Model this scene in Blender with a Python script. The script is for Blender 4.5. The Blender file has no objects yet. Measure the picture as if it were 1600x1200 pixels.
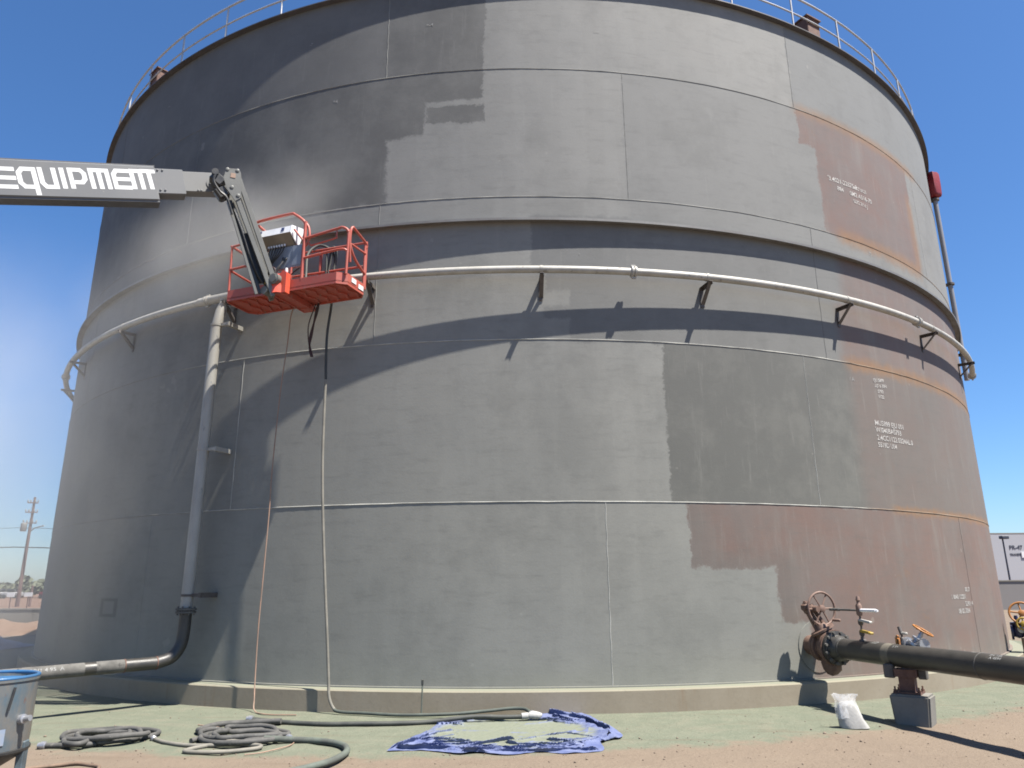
import bpy, bmesh, math, random
from mathutils import Vector, Matrix, noise as mnoise

random.seed(7)
scene = bpy.context.scene
COL = scene.collection
rad = math.radians

# ------------------------------------------------------------------ camera, sky, sun, exposure
cam_data = bpy.data.cameras.new("camera")
cam = bpy.data.objects.new("camera", cam_data)
COL.objects.link(cam)
cam_data.sensor_width = 36.0
cam_data.lens = 25.484
cam_data.clip_start = 0.05
cam_data.clip_end = 6000
_f = Vector((-0.00698839, 0.96436239, 0.26449261))
_r = Vector((0.99993739, 0.00905074, -0.00657954))
_u = Vector((0.00873892, -0.26443007, 0.96436527))
cam.matrix_world = Matrix(((_r.x, _u.x, -_f.x, 0.0), (_r.y, _u.y, -_f.y, -22.5216), (_r.z, _u.z, -_f.z, 1.645), (0, 0, 0, 1)))
scene.camera = cam

SUN_AZ, SUN_EL = rad(60), rad(64)          # azimuth from -Y towards +X
SUN_DIR = Vector((math.sin(SUN_AZ) * math.cos(SUN_EL), -math.cos(SUN_AZ) * math.cos(SUN_EL), math.sin(SUN_EL)))
world = bpy.data.worlds.new("World")
scene.world = world
world.use_nodes = True
wn = world.node_tree
wn.nodes.clear()
sky = wn.nodes.new("ShaderNodeTexSky")
sky.sky_type = 'NISHITA'
sky.sun_disc = False
sky.sun_elevation = SUN_EL
sky.sun_rotation = math.pi - SUN_AZ
sky.altitude = 300
sky.air_density = 1.0
sky.dust_density = 0.6
sky.ozone_density = 10.0
bg = wn.nodes.new("ShaderNodeBackground")
bg.inputs[1].default_value = 0.064
wo = wn.nodes.new("ShaderNodeOutputWorld")
hsv = wn.nodes.new("ShaderNodeHueSaturation")          # clear desert sky, a little deeper than the model's
hsv.inputs['Saturation'].default_value = 1.07
wn.links.new(sky.outputs[0], hsv.inputs['Color'])
wn.links.new(hsv.outputs[0], bg.inputs[0])
wn.links.new(bg.outputs[0], wo.inputs[0])

sun_data = bpy.data.lights.new("sun", 'SUN')
sun_data.energy = 5.0
sun_data.angle = rad(0.53)
sun_data.color = (1.0, 0.95, 0.87)
sun = bpy.data.objects.new("sun", sun_data)
sun.rotation_mode = 'QUATERNION'
sun.rotation_quaternion = SUN_DIR.to_track_quat('Z', 'Y')
sun.location = (20, -20, 40)
COL.objects.link(sun)

scene.view_settings.view_transform = 'Standard'
scene.view_settings.look = 'None'
scene.view_settings.exposure = 1.5
scene.view_settings.gamma = 1.0
scene.view_settings.use_curve_mapping = False
scene.render.engine = 'CYCLES'
scene.cycles.use_denoising = True
scene.cycles.max_bounces = 8
scene.cycles.volume_max_steps = 96
scene.render.film_transparent = False
scene.cycles.filter_width = 1.8

# ------------------------------------------------------------------ helpers
R, ZB = 12.07, 0.30


def cyl(phi, r, z):
    a = rad(phi)
    return Vector((math.sin(a) * r, -math.cos(a) * r, z))


def tag(o, label=None, cat=None, group=None, kind=None):
    if label: o['label'] = label
    if cat: o['category'] = cat
    if group: o['group'] = group
    if kind: o['kind'] = kind
    return o


def empty(name, loc=(0, 0, 0), **kw):
    o = bpy.data.objects.new(name, None)
    o.location = loc
    o.empty_display_size = 0.2
    COL.objects.link(o)
    return tag(o, **kw)


def wloc(o):
    v = Vector((0, 0, 0))
    while o is not None:
        v = v + Vector(o.location)
        o = o.parent
    return v


class MB:
    """collects shapes in world coordinates, then builds ONE mesh object"""
    def __init__(s):
        s.v, s.f, s.m = [], [], []

    def add(s, vs, fs, mi=0):
        n = len(s.v)
        s.v += [Vector(v) for v in vs]
        s.f += [[i + n for i in f] for f in fs]
        s.m += [mi] * len(fs)
        return s

    def box(s, c, size, rot=None, mi=0, bev=0.0):
        c = Vector(c)
        M = rot if rot is not None else Matrix.Identity(3)
        hx, hy, hz = size[0] / 2, size[1] / 2, size[2] / 2
        if bev <= 0:
            vs = [c + M @ Vector((x, y, z)) for z in (-hz, hz) for y in (-hy, hy) for x in (-hx, hx)]
            s.add(vs, [(0, 2, 3, 1), (4, 5, 7, 6), (0, 1, 5, 4), (2, 6, 7, 3), (0, 4, 6, 2), (1, 3, 7, 5)], mi)
        else:
            bm = bmesh.new()
            bmesh.ops.create_cube(bm, size=1.0)
            for v in bm.verts:
                v.co = Vector((v.co.x * size[0], v.co.y * size[1], v.co.z * size[2]))
            bmesh.ops.bevel(bm, geom=list(bm.edges), offset=bev, segments=1, affect='EDGES')
            bm.verts.index_update()
            s.add([c + M @ v.co for v in bm.verts], [[v.index for v in f.verts] for f in bm.faces], mi)
            bm.free()
        return s

    def tube(s, pts, r, n=8, cap=True, closed=False, mi=0, r1=None):
        pts = [Vector(p) for p in pts]
        N = len(pts)
        tang = []
        for i in range(N):
            a = pts[(i - 1) % N] if (closed or i > 0) else pts[i]
            b = pts[(i + 1) % N] if (closed or i < N - 1) else pts[i]
            t = b - a
            tang.append(t.normalized() if t.length > 1e-9 else Vector((0, 0, 1)))
        ref = Vector((0, 0, 1)) if abs(tang[0].z) < 0.9 else Vector((1, 0, 0))
        u = (ref - tang[0] * ref.dot(tang[0])).normalized()
        vs = []
        for i in range(N):
            u = (u - tang[i] * u.dot(tang[i]))
            u = u.normalized() if u.length > 1e-6 else tang[i].orthogonal().normalized()
            w = tang[i].cross(u)
            rr = r if r1 is None else r + (r1 - r) * i / max(1, N - 1)
            if isinstance(r, (list, tuple)): rr = r[i]
            for k in range(n):
                a = 2 * math.pi * k / n
                vs.append(pts[i] + u * (math.cos(a) * rr) + w * (math.sin(a) * rr))
        fs = []
        for i in range(N if closed else N - 1):
            j = (i + 1) % N
            for k in range(n):
                l = (k + 1) % n
                fs.append((i * n + k, i * n + l, j * n + l, j * n + k))
        if cap and not closed:
            fs.append(tuple(reversed(range(n))))
            fs.append(tuple(range((N - 1) * n, N * n)))
        return s.add(vs, fs, mi)

    def cylr(s, a, b, r, n=16, mi=0, r1=None):
        return s.tube([a, b], r, n, mi=mi, r1=r1)

    def lathe(s, c, axis, prof, n=20, mi=0):
        """prof: list of (radius, height along axis)"""
        c, axis = Vector(c), Vector(axis).normalized()
        u = axis.orthogonal().normalized()
        w = axis.cross(u)
        vs, fs = [], []
        for (r_, h) in prof:
            for k in range(n):
                a = 2 * math.pi * k / n
                vs.append(c + axis * h + (u * math.cos(a) + w * math.sin(a)) * r_)
        for i in range(len(prof) - 1):
            for k in range(n):
                l = (k + 1) % n
                fs.append((i * n + k, i * n + l, (i + 1) * n + l, (i + 1) * n + k))
        fs.append(tuple(reversed(range(n))))
        fs.append(tuple(range((len(prof) - 1) * n, len(prof) * n)))
        return s.add(vs, fs, mi)

    def torus(s, c, axis, R_, r_, n=28, m=8, mi=0):
        c, axis = Vector(c), Vector(axis).normalized()
        u = axis.orthogonal().normalized()
        w = axis.cross(u)
        return s.tube([c + (u * math.cos(2 * math.pi * k / n) + w * math.sin(2 * math.pi * k / n)) * R_ for k in range(n)], r_, m, closed=True, mi=mi)

    def prism(s, poly, ext, mi=0):
        """poly: list of world points (planar), ext: vector"""
        poly = [Vector(p) for p in poly]
        ext = Vector(ext)
        n = len(poly)
        vs = poly + [p + ext for p in poly]
        fs = [tuple(range(n)), tuple(reversed(range(n, 2 * n)))]
        for i in range(n):
            j = (i + 1) % n
            fs.append((i, i + n, j + n, j))
        return s.add(vs, fs, mi)

    def sector(s, p0, p1, prof, step=1.0, mi=0, closed_prof=True):
        """sweeps a closed (r,z) profile round the tank axis from phi p0 to p1 (degrees)"""
        n = max(2, int(abs(p1 - p0) / step) + 1)
        full = abs(p1 - p0) >= 359.9
        m = len(prof)
        vs, fs = [], []
        cnt = n if not full else n - 1
        for i in range(cnt):
            ph = p0 + (p1 - p0) * i / (n - 1)
            for (r_, z_) in prof:
                vs.append(cyl(ph, r_, z_))
        for i in range(cnt if full else cnt - 1):
            j = (i + 1) % cnt
            for k in range(m):
                l = (k + 1) % m
                fs.append((i * m + k, j * m + k, j * m + l, i * m + l))
        if not full:
            fs.append(tuple(range(m)))
            fs.append(tuple(reversed(range((cnt - 1) * m, cnt * m))))
        return s.add(vs, fs, mi)

    def build(s, name, mats, parent=None, smooth=35, loc=None, **kw):
        o_loc = wloc(parent) if parent is not None else Vector(loc if loc is not None else (0, 0, 0))
        me = bpy.data.meshes.new(name)
        me.from_pydata([v - o_loc for v in s.v], [], s.f)
        if not isinstance(mats, (list, tuple)): mats = [mats]
        for m in mats: me.materials.append(m)
        if len(mats) > 1: me.polygons.foreach_set("material_index", s.m)
        bm = bmesh.new()
        bm.from_mesh(me)
        bmesh.ops.recalc_face_normals(bm, faces=bm.faces)
        bm.to_mesh(me)
        bm.free()
        if smooth:
            me.polygons.foreach_set("use_smooth", [True] * len(me.polygons))
            me.set_sharp_from_angle(angle=rad(smooth))
        me.update()
        o = bpy.data.objects.new(name, me)
        COL.objects.link(o)
        if parent is not None:
            o.parent = parent
        else:
            o.location = o_loc
        return tag(o, **kw)


def spline(pts, per=8):
    pts = [Vector(p) for p in pts]
    out = []
    for i in range(len(pts) - 1):
        p0 = pts[max(0, i - 1)]; p1 = pts[i]; p2 = pts[i + 1]; p3 = pts[min(len(pts) - 1, i + 2)]
        for k in range(per):
            t = k / per
            out.append(0.5 * ((2 * p1) + (p2 - p0) * t + (2 * p0 - 5 * p1 + 4 * p2 - p3) * t * t + (-p0 + 3 * p1 - 3 * p2 + p3) * t ** 3))
    out.append(pts[-1])
    return out


# ------------------------------------------------------------------ materials
ALB = 0.47                                  # weathered, dusty surfaces: all base colours below are scaled by this


def k3(c, k=None):
    k = ALB if k is None else k
    return tuple(x * k for x in c)


class NT:
    def __init__(s, name):
        s.mat = bpy.data.materials.new(name)
        s.mat.use_nodes = True
        s.t = s.mat.node_tree
        s.t.nodes.clear()
        s.out = s.t.nodes.new("ShaderNodeOutputMaterial")

    def n(s, typ, **kw):
        nd = s.t.nodes.new(typ)
        for k, v in kw.items(): setattr(nd, k, v)
        return nd

    def put(s, sock, val):
        if isinstance(val, bpy.types.NodeSocket): s.t.links.new(val, sock)
        elif val is not None:
            if hasattr(sock.default_value, '__len__') and not hasattr(val, '__len__'): sock.default_value = [val] * len(sock.default_value)
            elif hasattr(sock.default_value, '__len__') and len(sock.default_value) == 4 and len(val) == 3: sock.default_value = (*val, 1)
            else: sock.default_value = val

    def m(s, op, a, b=None, c=None, clamp=False):
        nd = s.n("ShaderNodeMath", operation=op, use_clamp=clamp)
        s.put(nd.inputs[0], a)
        if b is not None: s.put(nd.inputs[1], b)
        if c is not None: s.put(nd.inputs[2], c)
        return nd.outputs[0]

    def sm(s, x, lo, hi):
        nd = s.n("ShaderNodeMapRange", interpolation_type='SMOOTHSTEP')
        s.put(nd.inputs[0], x)
        nd.inputs[1].default_value = lo; nd.inputs[2].default_value = hi
        nd.inputs[3].default_value = 0; nd.inputs[4].default_value = 1
        return nd.outputs[0]

    def mix(s, fac, a, b, mode='MIX'):
        nd = s.n("ShaderNodeMix", data_type='RGBA', blend_type=mode)
        s.put(nd.inputs[0], fac)
        s.put(nd.inputs[6], a)
        s.put(nd.inputs[7], b)
        return nd.outputs[2]

    def noise(s, vec, scale, detail=4, rough=0.6, dim='3D'):
        nd = s.n("ShaderNodeTexNoise", noise_dimensions=dim)
        if dim == '1D': s.put(nd.inputs['W'], vec)
        elif vec is not None: s.put(nd.inputs['Vector'], vec)
        nd.inputs['Scale'].default_value = scale
        nd.inputs['Detail'].default_value = detail
        nd.inputs['Roughness'].default_value = rough
        return nd.outputs[0]

    def comb(s, x, y, z):
        nd = s.n("ShaderNodeCombineXYZ")
        s.put(nd.inputs[0], x); s.put(nd.inputs[1], y); s.put(nd.inputs[2], z)
        return nd.outputs[0]

    def obj(s):
        return s.n("ShaderNodeTexCoord").outputs['Object']

    def pos(s):
        return s.n("ShaderNodeNewGeometry").outputs['Position']

    def sep(s, v):
        nd = s.n("ShaderNodeSeparateXYZ")
        s.put(nd.inputs[0], v)
        return nd.outputs

    def bsdf(s, col, rough=0.7, metal=0.0, bump=None, bstr=0.2, bdist=0.01, spec=None):
        b = s.n("ShaderNodeBsdfPrincipled")
        s.put(b.inputs['Base Color'], col)
        s.put(b.inputs['Roughness'], rough)
        s.put(b.inputs['Metallic'], metal)
        if spec is not None: b.inputs['Specular IOR Level'].default_value = spec
        if bump is not None:
            bp = s.n("ShaderNodeBump")
            bp.inputs['Strength'].default_value = bstr
            bp.inputs['Distance'].default_value = bdist
            s.put(bp.inputs['Height'], bump)
            s.t.links.new(bp.outputs[0], b.inputs['Normal'])
        s.t.links.new(b.outputs[0], s.out.inputs[0])
        return b


def scaled(t, v, k):
    nd = t.n("ShaderNodeVectorMath", operation='MULTIPLY')
    t.put(nd.inputs[0], v)
    nd.inputs[1].default_value = k
    return nd.outputs[0]


def pm(name, c1, c2=None, scale=6.0, rough=0.6, metal=0.0, bstr=0.15, bscale=60, c3=None, c3thr=0.62, stretch=(1, 1, 1), spec=None, k=None):
    """painted / worn surface: base colour, a second colour in soft blotches, a third in small sharp spots"""
    t = NT(name)
    v = scaled(t, t.obj(), stretch)
    c2 = c2 or tuple(x * 0.75 for x in c1)
    c1, c2 = k3(c1, k), k3(c2, k)
    c3 = k3(c3, k) if c3 else None
    f = t.sm(t.noise(v, scale, 6, 0.65), 0.35, 0.68)
    col = t.mix(f, (*c1, 1), (*c2, 1))
    if c3:
        g = t.sm(t.noise(v, scale * 3.3, 5, 0.7), c3thr, c3thr + 0.06)
        col = t.mix(g, col, (*c3, 1))
    h = t.noise(v, bscale, 3, 0.6)
    rr = t.m('MULTIPLY_ADD', t.noise(v, scale * 2, 3), 0.3, rough - 0.15)
    t.bsdf(col, rr, metal, h, bstr, 0.01, spec)
    return t.mat


def shell_material():
    t = NT("tank_shell_steel")
    v = t.obj()
    x, y, z = t.sep(v)
    phi0 = t.m('MULTIPLY', t.m('ARCTAN2', x, t.m('MULTIPLY', y, -1)), 180 / math.pi)
    nw = t.noise(v, 1.3, 5, 0.65)
    nw2 = t.noise(v, 1.7, 5, 0.65)
    nz = t.noise(v, 7, 4, 0.6)
    nq = t.noise(v, 24, 3, 0.6)
    wob = t.m('ADD', t.m('ADD', t.m('MULTIPLY_ADD', nw, 1.1, -0.55), t.m('MULTIPLY_ADD', nz, 0.6, -0.3)), t.m('MULTIPLY_ADD', nq, 0.5, -0.25))
    wobz = t.m('ADD', t.m('MULTIPLY_ADD', nw2, 0.22, -0.11), t.m('ADD', t.m('MULTIPLY_ADD', nz, 0.1, -0.05), t.m('MULTIPLY_ADD', nq, 0.08, -0.04)))
    ph = t.m('ADD', phi0, wob)
    zz = t.m('ADD', z, wobz)

    def rect(p0, p1, z0, z1, sp=0.25, sz=0.05, raw=False, rawz=False):
        P = phi0 if raw else ph
        Z = z if (raw or rawz) else zz
        a = t.m('MULTIPLY', t.sm(P, p0 - sp, p0 + sp), t.m('SUBTRACT', 1, t.sm(P, p1 - sp, p1 + sp)))
        b = t.m('MULTIPLY', t.sm(Z, z0 - sz, z0 + sz), t.m('SUBTRACT', 1, t.sm(Z, z1 - sz, z1 + sz)))
        return t.m('MULTIPLY', a, b)

    def union(*ms):
        o = ms[0]
        for q in ms[1:]: o = t.m('MAXIMUM', o, q)
        return o

    light = (0.385, 0.382, 0.372)
    col = t.mix(t.sm(t.noise(v, 0.5, 3), 0.35, 0.65), (*light, 1), (0.35, 0.35, 0.345, 1))
    # blasting passes: vertical bands about two degrees wide, differing a little in brightness
    band = t.noise(t.comb(t.m('MULTIPLY', ph, 0.45), t.m('MULTIPLY', z, 0.16), 0.0), 1.0, 2, 0.5)
    col = t.mix(t.m('MULTIPLY', t.sm(band, 0.48, 0.56), 0.16), col, (0.46, 0.46, 0.45, 1))
    # upper left field still to be blasted
    A = union(rect(-80, -2.4, 9.48, 13, 0.12, 0.03, rawz=False), rect(-7.0, -2.4, 9.04, 9.38, 0.12, 0.02), rect(-80, -7.1, 8.82, 9.6, 0.15, 0.04),
              rect(-80, -10.3, 7.64, 8.9, 0.2, 0.05))
    dark = t.mix(t.sm(t.noise(v, 1.1, 6, 0.7), 0.34, 0.68), (0.165, 0.165, 0.168, 1), (0.236, 0.235, 0.234, 1))
    col = t.mix(A, col, dark)
    A3 = rect(-80, -22, 7.21, 7.66, 3.0, 0.02, rawz=True)
    col = t.mix(t.m('MULTIPLY', A3, 0.6), col, dark)
    A2 = rect(-80, -11, 10.06, 13, 0.3, 0.02, rawz=True)
    col = t.mix(t.m('MULTIPLY', A2, 0.45), col, (0.25, 0.25, 0.255, 1))
    # third course and right half of the fourth
    B = union(rect(1.05, 90, 6.42, 7.3, 0.12, 0.04), rect(2.05, 90, 5.98, 6.5, 0.15, 0.04), rect(3.95, 90, 5.2, 6.1, 0.12, 0.03), rect(1.8, 4.1, 5.55, 5.75, 0.2, 0.03))
    col = t.mix(t.m('MULTIPLY', B, 0.85), col, (0.262, 0.262, 0.266, 1))
    B2 = rect(8.7, 90, 6.9, 10.06, 0.2, 0.02, rawz=True)
    col = t.mix(t.m('MULTIPLY', B2, 0.75), col, (0.31, 0.312, 0.312, 1))
    B3 = rect(25.2, 90, 10.07, 13, 0.1, 0.02, rawz=True)
    col = t.mix(t.m('MULTIPLY', B3, 0.7), col, (0.275, 0.285, 0.295, 1))
    # second course, right of the ragged blast edge
    Cc = rect(10.7, 90, 2.76, 5.2, 0.12, 0.015, rawz=True)
    dk = t.mix(t.sm(t.noise(v, 1.6, 6, 0.7), 0.4, 0.7), (0.185, 0.185, 0.182, 1), (0.25, 0.248, 0.24, 1))
    col = t.mix(Cc, col, dk)
    # mill scale, brown red
    redn = t.noise(v, 0.9, 6, 0.68)
    red = t.mix(t.sm(redn, 0.35, 0.65), (0.28, 0.185, 0.168, 1), (0.265, 0.21, 0.202, 1))
    red = t.mix(t.m('MULTIPLY', t.sm(t.noise(t.comb(t.m('MULTIPLY', phi0, 0.5), t.m('MULTIPLY', z, 0.35), 3.0), 1.0, 5, 0.6), 0.5, 0.72), 0.55), red, (0.33, 0.30, 0.285, 1))
    red = t.mix(t.m('MULTIPLY', t.sm(t.noise(v, 2.2, 6, 0.75), 0.6, 0.75), 0.5), red, (0.35, 0.19, 0.11, 1))
    D = union(rect(11.75, 90, 1.84, 2.765, 0.1, 0.03, rawz=False), rect(18.4, 90, 1.08, 1.95, 0.15, 0.03), rect(20.6, 90, 0.2, 1.2, 0.25, 0.05))
    D = t.m('MULTIPLY', D, t.sm(t.m('MULTIPLY', z, -1), -2.775, -2.755))
    edge = t.m('SUBTRACT', D, rect(12.6, 90, 2.1, 2.8, 0.8, 0.12))
    col = t.mix(D, col, red)
    grey = t.m('MULTIPLY', D, t.m('SUBTRACT', 1, t.m('MAXIMUM', rect(13.5, 90, 2.0, 2.9, 1.4, 0.14), rect(20.0, 90, -1, 2.2, 1.2, 0.3))))
    col = t.mix(t.m('MULTIPLY', grey, 0.6), col, (0.22, 0.195, 0.19, 1))
    Ef = union(rect(25.4, 43.2, 9.34, 10.06, 0.12, 0.02, rawz=False), rect(27.2, 43.0, 7.62, 9.5, 0.15, 0.03))
    Ef = t.m('MULTIPLY', Ef, t.sm(t.m('MULTIPLY', z, -1), -10.075, -10.055))
    col = t.mix(Ef, col, red)
    Fm = union(rect(28.2, 90, 6.1, 7.25, 0.8, 0.05), rect(27.2, 90, 5.2, 6.3, 0.8, 0.05))
    col = t.mix(t.m('MULTIPLY', Fm, 0.8), col, red)
    F2 = rect(27.8, 90, 2.76, 5.22, 1.1, 0.02, rawz=True)
    col = t.mix(t.m('MULTIPLY', F2, 0.75), col, t.mix(0.4, red, (0.26, 0.232, 0.222, 1)))
    # bloom of rust along the horizontal welds and the right edge of the red plate
    nr = t.noise(v, 5, 5, 0.7)
    for zs, p0, p1, k, wdt in ((10.064, 25.4, 46, 0.6, .13), (7.64, 29, 43, 0.7, .16), (5.217, 27.6, 90, 0.75, .13), (2.764, 31.0, 90, 0.7, .08)):
        d = t.m('ABSOLUTE', t.m('SUBTRACT', z, zs))
        mk = t.m('SUBTRACT', 1, t.sm(t.m('ADD', d, t.m('MULTIPLY_ADD', nr, -0.22, 0.11)), 0.0, wdt * 1.6))
        rg = t.m('MULTIPLY', t.sm(ph, p0 - 1.0, p0 + 1.0), t.m('SUBTRACT', 1, t.sm(ph, p1 - 1, p1 + 1)))
        col = t.mix(t.m('MULTIPLY', t.m('MULTIPLY', mk, rg), k), col, (0.42, 0.225, 0.105, 1))
    vr = rect(42.0, 43.5, 7.7, 9.3, 0.5, 0.2)
    col = t.mix(t.m('MULTIPLY', vr, 0.55), col, (0.40, 0.24, 0.14, 1))
    # old square paint ghost low on the left
    sq = t.m('SUBTRACT', rect(-35.9, -33.3, 1.14, 1.44, 0.1, 0.015, raw=True), rect(-35.4, -33.8, 1.19, 1.39, 0.1, 0.015, raw=True), clamp=True)
    col = t.mix(t.m('MULTIPLY', sq, 0.45), col, (0.08, 0.08, 0.085, 1))
    # horizontal nozzle streaks and pale scuffs
    st = t.noise(t.comb(t.m('MULTIPLY', phi0, 0.35), t.m('MULTIPLY', z, 9.0), 0.0), 1.0, 5, 0.7)
    col = t.mix(t.m('MULTIPLY', t.sm(st, 0.50, 0.72), 0.22), col, (0.16, 0.16, 0.16, 1))
    stb = t.noise(t.comb(t.m('MULTIPLY', phi0, 1.1), t.m('MULTIPLY', z, 26.0), 2.0), 1.0, 4, 0.7)
    col = t.mix(t.m('MULTIPLY', t.sm(stb, 0.52, 0.75), 0.13), col, (0.17, 0.17, 0.17, 1))
    st2 = t.noise(t.comb(t.m('MULTIPLY', phi0, 1.6), t.m('MULTIPLY', z, 0.7), 5.0), 1.0, 5, 0.7)
    col = t.mix(t.m('MULTIPLY', t.sm(st2, 0.56, 0.74), t.m('MULTIPLY_ADD', t.m('MAXIMUM', Cc, D), 0.06, 0.2)), col, (0.48, 0.475, 0.46, 1))
    st3 = t.noise(t.comb(t.m('MULTIPLY', phi0, 5.0), t.m('MULTIPLY', z, 1.3), 11.0), 1.0, 4, 0.7)
    col = t.mix(t.m('MULTIPLY', t.sm(st3, 0.61, 0.73), t.m('MULTIPLY_ADD', t.m('MAXIMUM', Cc, D), 0.08, 0.06)), col, (0.52, 0.51, 0.49, 1))
    big = t.noise(v, 0.8, 6, 0.7)
    col = t.mix(t.m('MULTIPLY', t.sm(big, 0.46, 0.68), 0.22), col, (0.14, 0.14, 0.14, 1))
    med = t.noise(v, 3.4, 6, 0.75)
    col = t.mix(t.m('MULTIPLY', t.sm(med, 0.5, 0.72), 0.14), col, (0.15, 0.15, 0.15, 1))
    fine = t.noise(v, 38, 3, 0.6)
    col = t.mix(t.m('MULTIPLY_ADD', fine, 0.22, 0.0), col, (0.2, 0.2, 0.2, 1))
    spk = t.noise(v, 3.1, 2, 0.5)
    col = t.mix(t.m('MULTIPLY', t.sm(spk, 0.735, 0.76), 0.2), col, (0.6, 0.58, 0.55, 1))
    # thin dust lifted onto the bottom of the shell
    lowd = t.m('MULTIPLY', t.m('SUBTRACT', 1, t.sm(z, 0.25, 0.9)), t.m('MULTIPLY', nw, 0.35))
    col = t.mix(lowd, col, (0.33, 0.35, 0.30, 1))
    hgt = t.m('ADD', t.m('MULTIPLY', fine, 0.4), t.m('MULTIPLY', t.noise(v, 0.9, 2), 2.0))
    rough = t.m('MULTIPLY_ADD', nw, 0.15, 0.72)
    t.bsdf(t.mix(1.0, col, t.mix(t.sm(z, 1.5, 8.5), (0.525, 0.524, 0.478, 1), (0.508, 0.507, 0.492, 1)), 'MULTIPLY'), rough, 0.0, hgt, 0.22, 0.012, 0.3)
    return t.mat


def weld_material():
    t = NT("weld_bead")
    v = t.obj()
    x, y, z = t.sep(v)
    phi = t.m('MULTIPLY', t.m('ARCTAN2', x, t.m('MULTIPLY', y, -1)), 180 / math.pi)
    n = t.noise(v, 2.5, 4)
    hi = t.sm(z, 6.5, 9.5)
    col = t.mix(t.sm(n, 0.35, 0.65), (0.75, 0.74, 0.70, 1), (0.5, 0.5, 0.48, 1))
    col = t.mix(t.m('MULTIPLY', hi, 0.6), col, (0.3, 0.3, 0.3, 1))
    rust = t.sm(t.m('ADD', phi, t.m('MULTIPLY', n, 6)), 29.0, 32)
    col = t.mix(t.m('MULTIPLY', rust, 0.75), col, (0.36, 0.225, 0.14, 1))
    lft = t.m('SUBTRACT', 1, t.sm(phi, -32, -22))
    col = t.mix(t.m('MULTIPLY', lft, 0.75), col, (0.26, 0.26, 0.27, 1))
    t.bsdf(t.mix(1.0, col, (0.5, 0.5, 0.48, 1), 'MULTIPLY'), 0.75, 0.0, t.noise(v, 40, 2), 0.3, 0.01, 0.2)
    return t.mat


def ground_material():
    t = NT("dirt_and_green_dust")
    v = t.pos()
    x, y, z = t.sep(v)
    r = t.m('SQRT', t.m('ADD', t.m('MULTIPLY', x, x), t.m('MULTIPLY', y, y)))
    n1 = t.noise(v, 0.7, 6, 0.65)
    n2 = t.noise(v, 3.2, 6, 0.7)
    n3 = t.noise(v, 26, 4, 0.7)
    dirt = t.mix(t.sm(n1, 0.35, 0.65), (0.375, 0.297, 0.225, 1), (0.35, 0.277, 0.212, 1))
    dirt = t.mix(t.m('MULTIPLY', t.sm(n2, 0.5, 0.75), 0.5), dirt, (0.41, 0.325, 0.245, 1))
    dirt = t.mix(t.m('MULTIPLY', t.sm(n3, 0.55, 0.75), 0.3), dirt, (0.23, 0.165, 0.12, 1))
    green = t.mix(t.sm(n2, 0.38, 0.66), (0.275, 0.30, 0.222, 1), (0.32, 0.335, 0.25, 1))
    green = t.mix(t.m('MULTIPLY', t.sm(t.noise(v, 1.6, 5, 0.7), 0.53, 0.72), 0.5), green, (0.38, 0.345, 0.26, 1))
    green = t.mix(t.m('MULTIPLY', t.sm(n3, 0.6, 0.8), 0.22), green, (0.15, 0.165, 0.125, 1))
    lim = t.m('MULTIPLY_ADD', t.sm(x, -5, 7), -1.15, 14.98)
    e = t.m('SUBTRACT', t.m('ADD', r, t.m('MULTIPLY_ADD', n1, 1.1, -0.55)), lim)
    e = t.m('ADD', e, t.m('MULTIPLY_ADD', n2, 0.9, -0.45))
    col = t.mix(t.sm(e, -0.18, 0.22), green, dirt)
    trk = t.noise(scaled(t, v, (0.5, 3.0, 1.0)), 1.6, 5, 0.65)
    col = t.mix(t.m('MULTIPLY', t.sm(trk, 0.53, 0.68), 0.35), col, (0.27, 0.205, 0.15, 1))
    pale = t.noise(scaled(t, v, (0.7, 2.0, 1.0)), 1.1, 6, 0.7)
    col = t.mix(t.m('MULTIPLY', t.sm(pale, 0.55, 0.70), 0.35), col, (0.43, 0.36, 0.28, 1))
    # red clay field past the yard wall
    far = t.sm(y, 22, 25)
    col = t.mix(t.m('MULTIPLY', far, 0.85), col, t.mix(n1, (0.36, 0.215, 0.15, 1), (0.40, 0.25, 0.18, 1)))
    h = t.m('ADD', t.m('MULTIPLY', n3, 1.0), t.m('MULTIPLY', n2, 2.6))
    t.bsdf(t.mix(1.0, col, (0.40, 0.40, 0.40, 1), 'MULTIPLY'), 0.95, 0.0, h, 0.55, 0.03, 0.15)
    return t.mat


def concrete_material(name, c1, c2, stain=(0.36, 0.22, 0.12), dustc=(0.30, 0.325, 0.25), top=None):
    c1, c2, stain = k3(c1), k3(c2), k3(stain)
    top = k3(top) if top else None
    t = NT(name)
    v = t.obj()
    x, y, z = t.sep(v)
    n = t.noise(v, 1.2, 6, 0.7)
    col = t.mix(t.sm(n, 0.35, 0.65), (*c1, 1), (*c2, 1))
    stv = t.noise(scaled(t, v, (3.0, 3.0, 0.3)), 1.0, 5, 0.65)
    col = t.mix(t.m('MULTIPLY', t.sm(stv, 0.58, 0.72), 0.4), col, (*stain, 1))
    f = t.noise(v, 22, 5, 0.65)
    col = t.mix(t.m('MULTIPLY', t.sm(f, 0.5, 0.8), 0.35), col, tuple(k * 0.65 for k in c1) + (1,))
    if top is not None:
        nz = t.sep(t.n("ShaderNodeNewGeometry").outputs['Normal'])[2]
        col = t.mix(t.m('MULTIPLY', t.sm(nz, 0.6, 0.9), 0.9), col, (*top, 1))
    t.bsdf(col, 0.9, 0, t.m('ADD', f, n), 0.16, 0.008, 0.2)
    return t.mat


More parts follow.
